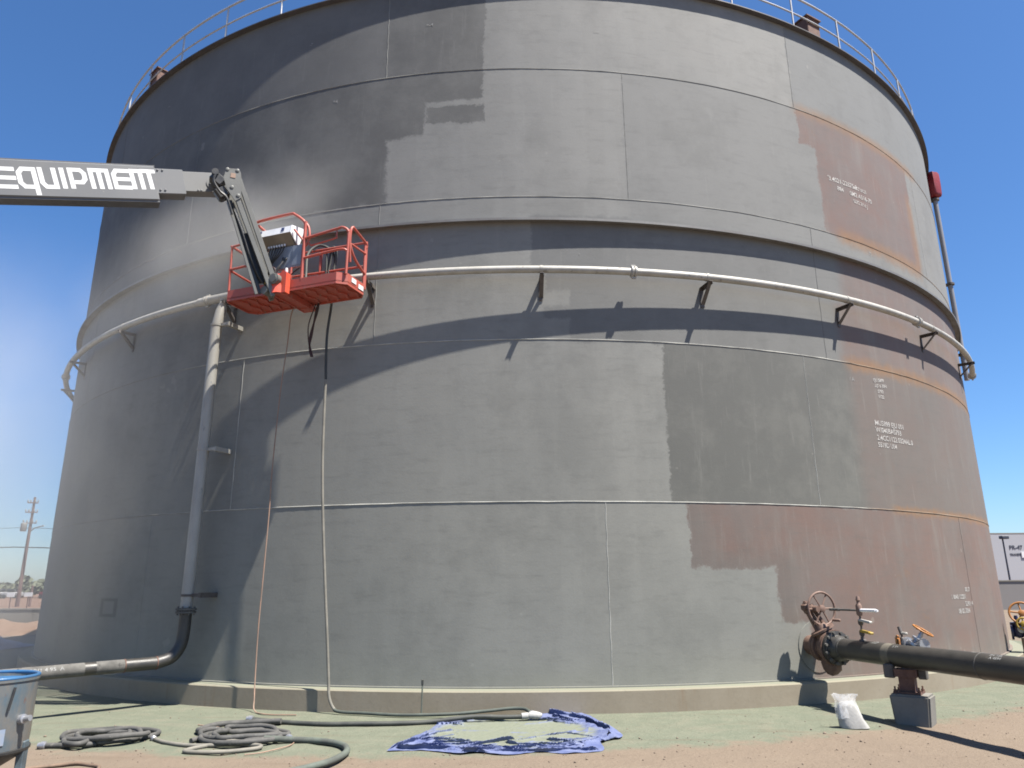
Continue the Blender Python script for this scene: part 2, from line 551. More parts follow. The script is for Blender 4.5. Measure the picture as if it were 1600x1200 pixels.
M = {}
M['shell'] = shell_material()
M['weld'] = weld_material()
M['ground'] = ground_material()
M['ring'] = concrete_material("ring_wall_concrete", (0.44, 0.375, 0.28), (0.49, 0.425, 0.325), top=(0.33, 0.345, 0.265))
M['conc'] = concrete_material("pier_concrete", (0.31, 0.30, 0.27), (0.37, 0.355, 0.32))
M['block'] = concrete_material("block_wall", (0.40, 0.37, 0.33), (0.44, 0.41, 0.36))
M['rim'] = pm("rim_steel", (0.17, 0.16, 0.165), (0.12, 0.11, 0.115), 3, 0.6)
M['girder'] = pm("girder_steel", (0.30, 0.295, 0.285), (0.23, 0.215, 0.205), 2, 0.55, c3=(0.3, 0.18, 0.12), c3thr=0.66)
M['galv'] = pm("pipe_blasted", (0.74, 0.71, 0.64), (0.60, 0.575, 0.51), 4, 0.55, c3=(0.36, 0.33, 0.29), c3thr=0.6)
M['galv2'] = pm("downcomer_blasted", (0.66, 0.63, 0.55), (0.52, 0.50, 0.45), 3, 0.55, c3=(0.34, 0.34, 0.33), c3thr=0.62, stretch=(1, 1, 0.35))
M['bracket'] = pm("bracket_steel", (0.17, 0.145, 0.13), (0.12, 0.1, 0.09), 8, 0.65)
M['rail'] = pm("handrail_galvanised", (0.85, 0.85, 0.85), (0.7, 0.7, 0.7), 6, 0.45, 0.3)
M['rust'] = pm("rusty_brown", (0.25, 0.125, 0.085), (0.17, 0.085, 0.065), 9, 0.8, c3=(0.28, 0.15, 0.09))
M['rustvalve'] = pm("rust_primer_valve", (0.27, 0.165, 0.12), (0.19, 0.105, 0.075), 9, 0.75, c3=(0.36, 0.25, 0.19), bstr=0.3)
M['rustwheel'] = pm("rust_primer_wheel", (0.36, 0.235, 0.185), (0.28, 0.165, 0.12), 9, 0.7)
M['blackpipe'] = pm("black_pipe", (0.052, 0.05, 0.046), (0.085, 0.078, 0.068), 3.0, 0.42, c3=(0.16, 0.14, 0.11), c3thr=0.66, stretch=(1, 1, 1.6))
M['greypipe'] = pm("scoured_pipe", (0.25, 0.24, 0.22), (0.15, 0.145, 0.135), 4, 0.85, spec=0.2, c3=(0.10, 0.095, 0.09), c3thr=0.6)
M['primerband'] = pm("band_bare", (0.24, 0.215, 0.165), (0.18, 0.16, 0.125), 9, 0.7)
M['red'] = pm("lift_red", (0.60, 0.115, 0.078), (0.55, 0.14, 0.10), 4, 0.5, c3=(0.42, 0.25, 0.21), c3thr=0.60, bstr=0.08, k=0.58)
M['redhub'] = pm("lift_red_bright", (0.66, 0.085, 0.045), (0.6, 0.1, 0.055), 5, 0.4, bstr=0.05, k=0.85)
M['boom'] = pm("boom_grey_paint", (0.225, 0.23, 0.24), (0.26, 0.265, 0.27), 1.5, 0.6, c3=(0.30, 0.295, 0.285), c3thr=0.68, bstr=0.04)
M['boomlight'] = pm("boom_light_paint", (0.285, 0.285, 0.275), (0.26, 0.26, 0.25), 2, 0.55, c3=(0.3, 0.3, 0.29), c3thr=0.69, bstr=0.04)
M['boomedge'] = pm("boom_edge", (0.17, 0.17, 0.175), (0.13, 0.13, 0.135), 3, 0.5)
M['jib'] = pm("jib_paint", (0.25, 0.25, 0.225), (0.19, 0.19, 0.175), 4, 0.45, c3=(0.17, 0.16, 0.14), c3thr=0.64)
M['dark'] = pm("dark_steel", (0.035, 0.035, 0.036), (0.06, 0.058, 0.055), 8, 0.45)
M['white'] = pm("white_lettering", (0.80, 0.80, 0.79), (0.70, 0.70, 0.69), 4, 0.5, bstr=0.0, k=0.8)
M['stencil'] = pm("stencil_paint", (0.80, 0.78, 0.73), (0.58, 0.54, 0.50), 14, 0.7, bstr=0.0, c3=(0.30, 0.24, 0.225), c3thr=0.54, k=0.52)
M['chalk'] = pm("chalk_marks", (0.62, 0.62, 0.60), (0.35, 0.35, 0.34), 30, 0.8, bstr=0.0)
M['alu'] = pm("aluminium_box", (0.80, 0.81, 0.83), (0.70, 0.71, 0.74), 5, 0.45, 0.0, k=0.8)
M['alutan'] = pm("control_underside", (0.42, 0.36, 0.27), (0.34, 0.29, 0.22), 6, 0.6)
M['bluegrey'] = pm("panel_blue_grey", (0.40, 0.46, 0.55), (0.32, 0.37, 0.45), 4, 0.4, c3=(0.07, 0.075, 0.08), c3thr=0.68)
M['bluepaint'] = pm("decal_blue", (0.05, 0.075, 0.22), None, 6, 0.5)
M['yellow'] = pm("yellow_paint", (0.65, 0.45, 0.05), (0.5, 0.33, 0.05), 12, 0.5)
M['orange'] = pm("orange_wheel", (0.66, 0.27, 0.055), (0.5, 0.2, 0.05), 12, 0.5)
M['cordorange'] = pm("orange_cord", (0.55, 0.34, 0.24), (0.45, 0.31, 0.23), 5, 0.7)
M['hose'] = pm("dusty_hose", (0.155, 0.15, 0.14), (0.09, 0.09, 0.085), 5, 0.8, c3=(0.24, 0.23, 0.20), c3thr=0.6)
M['hoselight'] = pm("dusty_pale_hose", (0.36, 0.335, 0.28), (0.27, 0.255, 0.215), 5, 0.85)
M['hosedark'] = pm("black_and_shaded_hose", (0.055, 0.06, 0.055), (0.10, 0.105, 0.09), 5, 0.7, c3=(0.15, 0.15, 0.13))
M['hosegroundark'] = pm("green_black_hose", (0.085, 0.10, 0.085), (0.14, 0.165, 0.135), 5, 0.75)
M['brownhose'] = pm("brown_hose", (0.30, 0.20, 0.135), (0.2, 0.14, 0.10), 6, 0.8)
M['hosegreen'] = pm("green_dusted_hose", (0.17, 0.20, 0.165), (0.115, 0.125, 0.11), 4, 0.8)
M['strap'] = pm("dark_red_strap", (0.075, 0.03, 0.03), (0.04, 0.02, 0.02), 12, 0.8)
M['redbag'] = pm("red_plastic", (0.40, 0.02, 0.03), (0.33, 0.018, 0.028), 7, 0.6, bscale=14, bstr=0.6)
M['polegrey'] = pm("vent_pipe_grey", (0.42, 0.42, 0.45), (0.35, 0.35, 0.38), 3, 0.45)
M['bagwhite'] = pm("white_sack", (0.80, 0.79, 0.76), (0.64, 0.63, 0.60), 6, 0.85, bscale=7, bstr=1.0, k=0.40, spec=0.1)
M['pot'] = pm("blast_pot_paint", (0.31, 0.265, 0.215), (0.07, 0.175, 0.26), 2.2, 0.42, 0.0, c3=(0.25, 0.11, 0.065), c3thr=0.64, stretch=(1, 1, 0.45))
M['potblue'] = pm("blast_pot_blue", (0.05, 0.21, 0.46), (0.08, 0.17, 0.32), 4, 0.35)
M['potleg'] = pm("blast_pot_leg", (0.16, 0.215, 0.25), (0.10, 0.13, 0.15), 6, 0.45)
M['sticker'] = pm("pale_blue_label", (0.36, 0.47, 0.66), (0.5, 0.5, 0.5), 8, 0.5, bstr=0.0)
M['chrome'] = pm("aluminium_valve", (0.72, 0.73, 0.75), (0.55, 0.56, 0.62), 12, 0.35, 0.6)
M['valveblue'] = pm("dark_blue_valve", (0.03, 0.03, 0.10), (0.05, 0.05, 0.13), 9, 0.3)
M['tanpipe'] = pm("tan_pipe", (0.60, 0.43, 0.28), (0.5, 0.36, 0.24), 4, 0.6)
M['olive'] = pm("olive_pipe", (0.22, 0.19, 0.11), (0.17, 0.15, 0.1), 6, 0.6)
M['wood'] = pm("pole_wood", (0.33, 0.20, 0.17), (0.18, 0.10, 0.09), 1.0, 0.9, stretch=(4, 4, 0.4))
M['ins'] = pm("insulator", (0.55, 0.55, 0.52), None, 3, 0.5)
M['warehouse'] = pm("warehouse_panel", (0.72, 0.73, 0.76), (0.68, 0.69, 0.72), 0.05, 0.7)
M['lettering_dark'] = pm("sign_dark", (0.09, 0.10, 0.14), None, 1, 0.6)
M['yardwall'] = pm("yard_wall_paint", (0.37, 0.345, 0.335), (0.34, 0.32, 0.31), 0.3, 0.8)
M['dirtmound'] = pm("mound_soil", (0.36, 0.23, 0.15), (0.27, 0.165, 0.105), 2.2, 0.95, bstr=0.8, bscale=9)
M['leaf'] = pm("far_leaves", (0.17, 0.19, 0.12), (0.24, 0.26, 0.17), 2, 0.9, k=0.6)
M['trunk'] = pm("far_trunk", (0.16, 0.12, 0.09), None, 3, 0.9)
M['carwhite'] = pm("white_car", (0.75, 0.75, 0.74), None, 1, 0.35)
M['carred'] = pm("red_car", (0.35, 0.05, 0.06), None, 1, 0.35)
M['glass'] = pm("dark_glass", (0.02, 0.025, 0.03), None, 1, 0.1)
M['farbuild'] = pm("far_building", (0.33, 0.33, 0.34), None, 0.2, 0.8)
M['skin'] = pm("tan_leather", (0.55, 0.36, 0.23), (0.45, 0.28, 0.17), 10, 0.8)
M['stone'] = pm("pebble", (0.36, 0.275, 0.205), (0.24, 0.18, 0.14), 1.5, 0.95)
M['tarpdark'] = pm("blue_cover", (0.03, 0.07, 0.22), (0.02, 0.05, 0.16), 3, 0.5)


def tarp_material():
    t = NT("dusty_blue_tarp")
    v = t.obj()
    x, y, z = t.sep(v)
    n = t.noise(v, 5, 6, 0.7)
    n2 = t.noise(scaled(t, v, (0.8, 2.2, 1.0)), 2.6, 5, 0.65)
    blue = t.mix(t.sm(n, .3, .7), (0.13, 0.17, 0.38, 1), (0.29, 0.335, 0.54, 1))  # lighter blue blotches paint highlights into the crumpled sheet
    hz = t.sm(t.m('ADD', z, t.m('MULTIPLY_ADD', n, 0.03, -0.015)), 0.010, 0.030)
    # the settled dust: a broad oval in the middle, ragged at its rim
    ex = t.m('MULTIPLY', t.m('SUBTRACT', x, 0.02), 1 / 1.05)
    ey = t.m('MULTIPLY', t.m('SUBTRACT', y, 0.02), 1 / 0.92)
    el = t.m('ADD', t.m('ADD', t.m('MULTIPLY', ex, ex), t.m('MULTIPLY', ey, ey)), t.m('MULTIPLY_ADD', n2, 0.9, -0.45))
    oval = t.m('SUBTRACT', 1, t.sm(el, 0.62, 0.95))
    wisp = t.noise(scaled(t, v, (1.0, 3.6, 1.0)), 1.9, 5, 0.7)
    oval = t.m('MULTIPLY', oval, t.m('SUBTRACT', 1, t.m('MULTIPLY', t.sm(wisp, 0.56, 0.64), 0.8)))
    d = t.m('MULTIPLY', t.m('SUBTRACT', 1, t.m('MULTIPLY', hz, 0.9)), oval)
    dust = t.mix(n, (0.265, 0.295, 0.22, 1), (0.32, 0.34, 0.26, 1))
    t.bsdf(t.mix(1.0, t.mix(d, blue, dust), (0.45, 0.45, 0.45, 1), 'MULTIPLY'), 0.7, 0, n, 0.3, 0.01, 0.25)
    return t.mat


M['tarp'] = tarp_material()


def clear_plastic():
    t = NT("clear_plastic")
    n = t.noise(t.obj(), 18, 4)
    a = t.n("ShaderNodeBsdfPrincipled")
    a.inputs['Base Color'].default_value = (0.75, 0.74, 0.72, 1)
    a.inputs['Roughness'].default_value = 0.25
    b = t.n("ShaderNodeBsdfTransparent")
    mx = t.n("ShaderNodeMixShader")
    t.put(mx.inputs[0], t.m('MULTIPLY_ADD', n, -0.9, 1.08))
    t.t.links.new(a.outputs[0], mx.inputs[1])
    t.t.links.new(b.outputs[0], mx.inputs[2])
    t.t.links.new(mx.outputs[0], t.out.inputs[0])
    return t.mat


M['clear'] = clear_plastic()

# ------------------------------------------------------------------ ground
def ground_h(x, y):
    r = math.hypot(x, y)
    d = math.hypot(x, y + 22.5)
    if d > 60: return 0.0
    h = 0.020 * mnoise.noise(Vector((x * 0.9, y * 0.9, 1.0))) + 0.014 * mnoise.noise(Vector((x * 3.1, y * 3.1, 5.0))) + 0.008 * mnoise.noise(Vector((x * 8, y * 8, 9.0)))
    k = min(1.0, max(0.25, (r - 12.4) / 1.6))
    return h * k - 0.005


def build_ground():
    mb = MB()
    na, rings = 260, []
    r = 0.6
    while r < 3500:
        rings.append(r)
        r *= 1.022 if r < 16 else (1.06 if r < 60 else 1.35)
    vs, fs = [(0, -22.5, ground_h(0, -22.5))], []
    for r in rings:
        for k in range(na):
            a = 2 * math.pi * k / na
            x, y = r * math.sin(a), -22.5 + r * math.cos(a)
            vs.append((x, y, ground_h(x, y)))
    for k in range(na): fs.append((0, 1 + (k + 1) % na, 1 + k))
    for i in range(len(rings) - 1):
        for k in range(na):
            l = (k + 1) % na
            fs.append((1 + i * na + k, 1 + i * na + l, 1 + (i + 1) * na + l, 1 + (i + 1) * na + k))
    mb.add(vs, fs)
    return mb.build("ground", M['ground'], smooth=180, kind='structure')


build_ground()


def ico(bm_c, r, sub=1, seed=0, flat=0.7):
    bm = bmesh.new()
    bmesh.ops.create_icosphere(bm, subdivisions=sub, radius=1.0)
    rs = random.Random(seed)
    off = Vector((rs.random() * 50, rs.random() * 50, rs.random() * 50))
    vs = []
    for v in bm.verts:
        k = 1 + 0.35 * mnoise.noise(v.co * 1.3 + off)
        vs.append(Vector(bm_c) + Vector((v.co.x * r[0] * k, v.co.y * r[1] * k, v.co.z * r[2] * k)))
    bm.verts.index_update()
    fs = [[v.index for v in f.verts] for f in bm.faces]
    bm.free()
    return vs, fs


def build_gravel():
    mb = MB()
    rs = random.Random(11)
    n = 0
    while n < 1900:
        x = rs.uniform(-6.5, 8.5); y = rs.uniform(-17.2, -11.5)
        r = math.hypot(x, y)
        if r < 12.5: continue
        w = 1.0 if r > 14.0 - 0.08 * x else 0.18
        if rs.random() > w: continue
        s = rs.choice([0.004, 0.005, 0.005, 0.006, 0.007, 0.008, 0.011]) * rs.uniform(.7, 1.3)
        if rs.random() < 0.015: s *= 2.2
        vs, fs = ico((x, y, ground_h(x, y) + s * 0.3), (s, s * rs.uniform(.7, 1.1), s * rs.uniform(.5, .8)), 1, n)
        mb.add(vs, fs)
        n += 1
    return mb.build("gravel", M['stone'], smooth=180, kind='stuff')


build_gravel()

# ------------------------------------------------------------------ concrete ring wall
fd = empty("ring_wall", (0, 0, 0), label="low round concrete foundation ring under the big steel tank", cat="foundation")
mb = MB()
mb.sector(0, 360, [(11.0, -0.3), (12.33, -0.3), (12.33, 0.262), (12.31, 0.28), (11.0, 0.28)], 1.0)
mb.build("footing", M['ring'], fd, 40)

# ------------------------------------------------------------------ the tank
tank = empty("steel_tank", (0, 0, 0), label="huge round steel storage tank half blasted to bare grey metal", cat="tank")
ZS = [0.30, 2.764, 5.217, 7.641, 10.064, 11.90]
seams = {
    0: [-174.03, -138.03, -102.03, -66.03, -30.03, 5.97, 41.97, 77.97, 113.97, 149.97],
    1: [-165.7, -129.7, -93.7, -57.7, -21.7, 22.9, 58.9, 94.9, 130.9, 162.0],
    2: [-154.6, -118.6, -82.6, -46.6, -10.6, 25.4, 61.4, 97.4, 133.4, 169.4],
    3: [-171.3, -135.3, -99.3, -63.3, -29.9, 8.75, 44.7, 80.7, 116.7, 152.7],
    4: [-154.6, -118.6, -82.6, -46.6, -10.55, 25.24, 61.3, 97.4, 133.4, 169.4]}
COURSE_R = [R, R, R, R, R]
for c in range(5):
    sl = seams[c]
    for i, a in enumerate(sl):
        b = sl[i + 1] if i + 1 < len(sl) else sl[0] + 360
        g = 0.02
        mb = MB()
        r_ = COURSE_R[c]
        z0, z1 = ZS[c] + (0.0 if c == 0 else 0.002), ZS[c + 1] - 0.002
        mb.sector(a + g, b - g, [(r_, z0), (r_, z1), (r_ - 0.03, z1), (r_ - 0.03, z0)], 1.0)
        mb.build("shell_plate", M['shell'], tank, 40)
for c in range(1, 5):
    mb = MB()
    n = 360
    rr = 0.0075 if c < 3 else 0.006
    mb.tube([cyl(k, R + 0.001, ZS[c] + 0.006 * mnoise.noise(Vector((k * 0.7, c, 0)))) for k in range(0, 360)], rr, 6, closed=True)
    mb.build("weld_seam", M['weld'], tank, 60)
for c in range(5):
    for a in seams[c]:
        if -62 < a < 62:
            mb = MB()
            mb.tube([cyl(a + 0.02 * math.sin(k * 1.7), R - 0.002, ZS[c] + (ZS[c + 1] - ZS[c]) * k / 24) for k in range(25)], 0.007 if c != 3 else 0.004, 6)
            strong = (c, a) in ((0, 5.97), (1, 22.9), (4, -10.55), (1, -21.7), (3, -29.9))
            mb.build("weld_seam", M['weld'] if strong else M['shell'], tank, 60)
# bottom plate lip
mb = MB(); mb.sector(0, 360, [(R - 0.02, 0.282), (R + 0.045, 0.282), (R + 0.045, 0.298), (R - 0.02, 0.298)], 1.0)
mb.build("bottom_lip", M['shell'], tank, 40)
# wind girder, rim ring, roof
mb = MB(); mb.sector(0, 360, [(R + 0.002, 7.190), (R + 0.108, 7.190), (R + 0.108, 7.165), (R + 0.120, 7.165), (R + 0.120, 7.206), (R + 0.002, 7.206)], 1.0)
mb.build("wind_girder", M['girder'], tank, 40)
mb = MB(); mb.sector(0, 360, [(R + 0.002, 11.868), (R + 0.102, 11.868), (R + 0.102, 11.888), (R - 0.09, 11.96), (R - 0.09, 11.91), (R + 0.002, 11.905)], 1.0)
mb.build("rim_ring", M['rim'], tank, 40)
mb = MB()
n = 120
mb.add([cyl(k * 3, R - 0.10, 11.935) for k in range(n)] + [(0, 0, 12.75)] + [cyl(k * 3, R - 0.10, 11.90) for k in range(n)],
       [(k, (k + 1) % n, n) for k in range(n)] + [(k, n + 1 + k, n + 1 + (k + 1) % n, (k + 1) % n) for k in range(n)])
mb.build("roof", M['rim'], tank, 40)
# guard rail round the roof
gr = None
mb = MB()
RR = R - 0.05
mb.tube([cyl(k, RR, 12.78) for k in range(-70, 71, 1)], 0.021, 8)
gr = mb.build("guard_rail", M['rail'], tank, 60)
mb = MB(); mb.tube([cyl(k, RR, 12.36) for k in range(-70, 71, 1)], 0.017, 8)
mb.build("mid_rail", M['rail'], gr, 60)
for ph in [-69, -62.2, -55.4, -48.6, -41.9, -35.1, -28.3, -21.5, -14.8, -8.0, -1.2, 5.6, 12.6, 19.8, 26.9, 33.5, 40.2, 47.2, 54, 61, 68]:
    mb = MB()
    mb.cylr(cyl(ph, RR, 11.93), cyl(ph, RR, 12.78), 0.019, 8)
    mb.box(cyl(ph, RR, 11.955), (0.09, 0.05, 0.02), Matrix.Rotation(rad(ph), 3, 'Z'))
    mb.build("post", M['rail'], gr, 60)
# roof vents standing at the rim
for ph, h in ((29.9, 0.56), (-41.3, 0.62)):
    rm = Matrix.Rotation(rad(ph), 3, 'Z')
    mb = MB()
    mb.box(cyl(ph, R - 0.22, 11.93 + h / 2), (0.36, 0.3, h), rm, bev=0.012)
    mb.box(cyl(ph, R - 0.22, 11.93 + h + 0.012), (0.42, 0.36, 0.024), rm)
    mb.build("roof_vent", M['rust'], tank, 25)

# pipe brackets welded to the shell
for ph in (-61.6, -49.0, -36.3, -23.1, -10.8, 1.8, 14.2, 27.3, 40.0, 52.8):
    rm = Matrix.Rotation(rad(ph), 3, 'Z')
    mb = MB()
    w = 0.055
    tx = rm @ Vector((1, 0, 0))
    def bar(p, q, wd, th):
        p, q = Vector(p), Vector(q)
        d = (q - p).normalized()
        nrm = tx.cross(d).normalized()
        mb.prism([p - tx * wd / 2 - nrm * th / 2, p + tx * wd / 2 - nrm * th / 2, p + tx * wd / 2 + nrm * th / 2, p - tx * wd / 2 + nrm * th / 2], q - p)
    bar(cyl(ph, R, 6.175), cyl(ph, R + 0.315, 6.175), w, 0.012)
    p = cyl(ph, R + 0.16, 6.20) + tx * (w / 2)
    mb.prism([cyl(ph, R, 6.182) + tx * w / 2, cyl(ph, R + 0.315, 6.182) + tx * w / 2, cyl(ph, R + 0.315, 6.13) + tx * w / 2, cyl(ph, R, 6.13) + tx * w / 2], tx * 0.008)
    bar(cyl(ph, R + 0.29, 6.165), cyl(ph, R, 5.88), w, 0.012)
    mb.prism([cyl(ph, R + 0.285, 6.16) + tx * w / 2, cyl(ph, R + 0.24, 6.16) + tx * w / 2, cyl(ph, R, 5.92) + tx * w / 2, cyl(ph, R, 5.875) + tx * w / 2], tx * 0.008)
    bar(cyl(ph, R + 0.010, 6.16), cyl(ph, R + 0.010, 5.84), w * 1.1, 0.012)
    mb.build("pipe_bracket", M['bracket'], tank, 25)


def text_mesh(body, size, align='LEFT', spacing=1.0, bold=0.0, leading=1.0):
    cu = bpy.data.curves.new("t", 'FONT')
    cu.body = body
    cu.size = size
    cu.align_x = align
    cu.space_character = spacing
    cu.space_line = leading
    cu.offset = bold
    cu.resolution_u = 2
    o = bpy.data.objects.new("t", cu)
    COL.objects.link(o)
    dg = bpy.context.evaluated_depsgraph_get()
    me = bpy.data.meshes.new_from_object(o.evaluated_get(dg))
    vs = [v.co.copy() for v in me.vertices]
    fs = [list(p.vertices) for p in me.polygons]
    bpy.data.objects.remove(o)
    bpy.data.meshes.remove(me)
    bpy.data.curves.remove(cu)
    return vs, fs


def wrap_text(body, size, phi, z, slope=0.0, off=0.004, spacing=1.0, xs=1.0, bold=0.0):
    """letters laid on the cylinder; slope = rise per metre along the text"""
    vs, fs = text_mesh(body, size, spacing=spacing, bold=bold)
    out = []
    for v in vs:
        s_ = v.x * xs
        out.append(cyl(phi + math.degrees(s_ / R), R + off, z + v.y + slope * s_))
    return out, fs


for lines in (
    [("'3.4021-22875.8", .135, 28.40, 8.75, .03), ("MK7 0625", .10, 31.9, 8.77, .02), ("0M2 A516-70", .13, 31.2, 8.60, .02), ("884", .125, 29.5, 8.60, .0), ("0272 7/16 J", .10, 31.6, 8.47, -.02)],
    [("MU5899 EJU 001", .125, 30.1, 4.185, 0), ("W/040BA0793", .125, 30.1, 4.065, 0), ("2.4CC1122.0324AL.0", .125, 30.15, 3.93, .0), ("5519D US4", .115, 30.15, 3.81, 0)],
    [("EJU 5899", .085, 30.7, 4.96, .10), ("A516 70N", .085, 30.8, 4.86, .10), ("0793", .085, 31.1, 4.77, .05), ("1122", .085, 31.1, 4.68, .02)],
    [("00.33", .105, 40.7, 1.445, 0), ("1 0040 122201", .105, 37.7, 1.325, 0), ("52901 4", .11, 40.3, 1.205, 0), ("08 02.7004", .115, 38.7, 1.085, 0)],
):
    for (b_, sz, ph, z_, sl) in lines:
        mb = MB()
        mb.add(*wrap_text(b_, sz, ph, z_, sl, spacing=0.98, bold=0.002))
        mb.build("stencil_lettering", M['stencil'], tank, 0)
mb = MB()
for (b_, sz, ph, z_) in (("7J", .09, 32.8, 7.46), ("/ A", .10, 27.7, 4.90), ("o-o", .06, 6.6, 10.84), ("=-4", .09, -7.3, 11.02), ("-7", .08, -17.9, 11.06), ("*4", .10, -15.2, 9.72), ("II", .05, 4.7, 6.62)):
    mb.add(*wrap_text(b_, sz, ph, z_))
mb.build("chalk_mark", M['chalk'], tank, 0)

# ------------------------------------------------------------------ spray pipe running round the shell, with its downcomer
PR = R + 0.215
spray = empty("spray_pipe", tuple(cyl(0, PR, 6.27)), label="pale curved ring pipe carried on brackets along the middle of the tank", cat="pipe")
mb = MB(); mb.tube([cyl(k, PR, 6.27) for k in range(-80, 62, 1)], 0.058, 12)
mb.build("ring_pipe", M['galv'], spray, 60)
for ph in (-57.5, -25.1, 8.5, 37.3, 60.5):
    mb = MB()
    t_ = Matrix.Rotation(rad(ph), 3, 'Z') @ Vector((1, 0, 0))
    c_ = cyl(ph, PR, 6.27)
    mb.lathe(c_ - t_ * 0.045, t_, [(0.062, 0), (0.088, 0.006), (0.088, 0.034), (0.070, 0.040), (0.070, 0.050), (0.088, 0.056), (0.088, 0.084), (0.062, 0.09)], 16)
    for s_ in (-1, 1):
        mb.box(c_ + Vector((0, 0, 0.098 * s_)), (0.07, 0.03, 0.03), Matrix.Rotation(rad(ph), 3, 'Z'))
    mb.build("coupling", M['galv'], spray, 40)
for ph in (-36.3, 1.8, 14.2, 27.3, 40.0):
    mb = MB(); t_ = Matrix.Rotation(rad(ph), 3, 'Z') @ Vector((1, 0, 0))
    mb.lathe(cyl(ph, PR, 6.27) - t_ * 0.02, t_, [(0.064, 0), (0.064, 0.04)], 14)
    mb.build("pipe_clamp", M['galv'], spray, 40)
mb = MB()
DP, DR = -23.35, R + 0.32
top = cyl(DP, PR, 6.27)
mb.tube([top, top + Vector((0, 0, -0.12)), cyl(DP, PR + 0.05, 6.0), cyl(DP, DR, 5.7), cyl(DP, DR, 1.32)], [0.062, 0.07, 0.083, 0.086, 0.086], 18)
mb.build("downcomer", M['galv2'], spray, 60)
mb = MB()
t_ = Matrix.Rotation(rad(-24.2), 3, 'Z') @ Vector((1, 0, 0))
mb.tube([cyl(-26, PR, 6.27), cyl(-24.6, PR, 6.27), cyl(-22, PR, 6.27)], 0.075, 14)
mb.build("tee", M['galv'], spray, 50)
for z_ in (1.32, 1.22):
    pass
mb = MB()
mb.lathe(cyl(DP, DR, 1.245), (0, 0, 1), [(0.145, 0), (0.145, 0.028), (0.09, 0.030), (0.09, 0.040), (0.145, 0.042), (0.145, 0.07)], 20)
for k in range(8):
    a = k * math.pi / 4
    mb.cylr(cyl(DP, DR, 1.22) + Vector((math.cos(a) * 0.12, math.sin(a) * 0.12, 0)), cyl(DP, DR, 1.345) + Vector((math.cos(a) * 0.12, math.sin(a) * 0.12, 0)), 0.012, 6)
mb.build("flange", M['greypipe'], spray, 40)
for z_, sz in ((5.74, 0.10), (3.68, 0.085), (1.50, 0.11)):
    mb = MB()
    rm = Matrix.Rotation(rad(DP), 3, 'Z')
    mb.lathe(cyl(DP, DR, z_ - 0.02), (0, 0, 1), [(0.094, 0), (0.094, 0.035)], 18)
    mb.box(cyl(DP + 0.75, DR - 0.02, z_), (0.2, 0.05, 0.05), rm)
    mb.box(cyl(DP + 1.1, R + 0.16, z_), (0.055, 0.32, 0.07), rm)
    mb.build("stand_off", M['galv2'] if z_ > 3 else M['bracket'], spray, 25)

# black elbow and the run that leaves to the left
run = empty("drain_pipe", tuple(cyl(DP, DR, 0.55)), label="black and grey pipe elbow below the downcomer, running off left", cat="pipe")
e0 = cyl(DP, DR, 1.245)
elbow = spline([e0, e0 + Vector((0, 0, -0.25)), e0 + Vector((-0.02, -0.02, -0.45)), e0 + Vector((-0.10, -0.09, -0.60)), e0 + Vector((-0.25, -0.22, -0.665))], 8)
mb = MB(); mb.tube(elbow, 0.088, 16)
mb.build("elbow", M['blackpipe'], run, 60)
d_ = Vector((-1.1, -1.08, -0.02)).normalized()
p0 = elbow[-1]
mb = MB(); mb.tube([p0, p0 + d_ * 0.42], 0.087, 16)
mb.build("pipe_length", M['blackpipe'], run, 60)
mb = MB(); mb.tube([p0 + d_ * 0.42, p0 + d_ * 5.2], 0.086, 16)
mb.build("pipe_length", M['greypipe'], run, 60)
mb = MB(); mb.tube([p0 + d_ * 0.78, p0 + d_ * 0.92], 0.0868, 16); mb.build("black_band", M['blackpipe'], run, 60)  # black ring put in for the shadow and paint bands across the pipe
mb = MB(); mb.torus(p0, d_, 0.088, 0.008, 20, 6); mb.torus(p0 + d_ * 0.42, d_, 0.087, 0.007, 20, 6)
mb.build("weld_bead", M['rust'], run, 60)
vs, fs = text_mesh("HV1 4 95  A", 0.075)
tv = []
side = Vector((0, 0, 1)).cross(d_).normalized()
if side.y > 0: side = -side
cen = p0 + d_ * 1.55
for v in vs:
    th = (v.y + 0.02) / 0.089
    tv.append(cen - d_ * v.x + (side * math.cos(th) + Vector((0, 0, 1)) * math.sin(th)) * 0.0885)
mb = MB(); mb.add(tv, fs); mb.build("chalk_writing", M['chalk'], run, 0)

# ------------------------------------------------------------------ vent pipe with red cover behind the right edge of the tank
vx = Vector((10.90, -5.52, 0))
vp = empty("vent_pipe", (vx.x, vx.y, 6.8), label="tall thin grey pipe with a red plastic hood beyond the tank's right edge", cat="pipe")
mb = MB(); mb.cylr(vx + Vector((0, 0, 6.3)), vx + Vector((0, 0, 11.2)), 0.058, 12)
mb.build("riser", M['polegrey'], vp, 60)
for z_ in (11.16, 8.80, 6.95):
    mb = MB()
    mb.lathe(vx + Vector((0, 0, z_)), (0, 0, 1), [(0.07, -0.03), (0.1, -0.025), (0.1, 0.025), (0.07, 0.03)], 14)
    if z_ < 11: mb.box(vx + Vector((-0.12, 0.06, z_)), (0.34, 0.04, 0.03))
    mb.build("collar", M['bracket'], vp, 40)
mb = MB()
bm = bmesh.new()
bmesh.ops.create_grid(bm, x_segments=1, y_segments=1, size=1)
bm.free()
prof = [(0.06, 11.22), (0.12, 11.25), (0.135, 11.32), (0.145, 11.6), (0.15, 11.87), (0.145, 11.90), (0.02, 11.92)]
vs, fs, n = [], [], 20
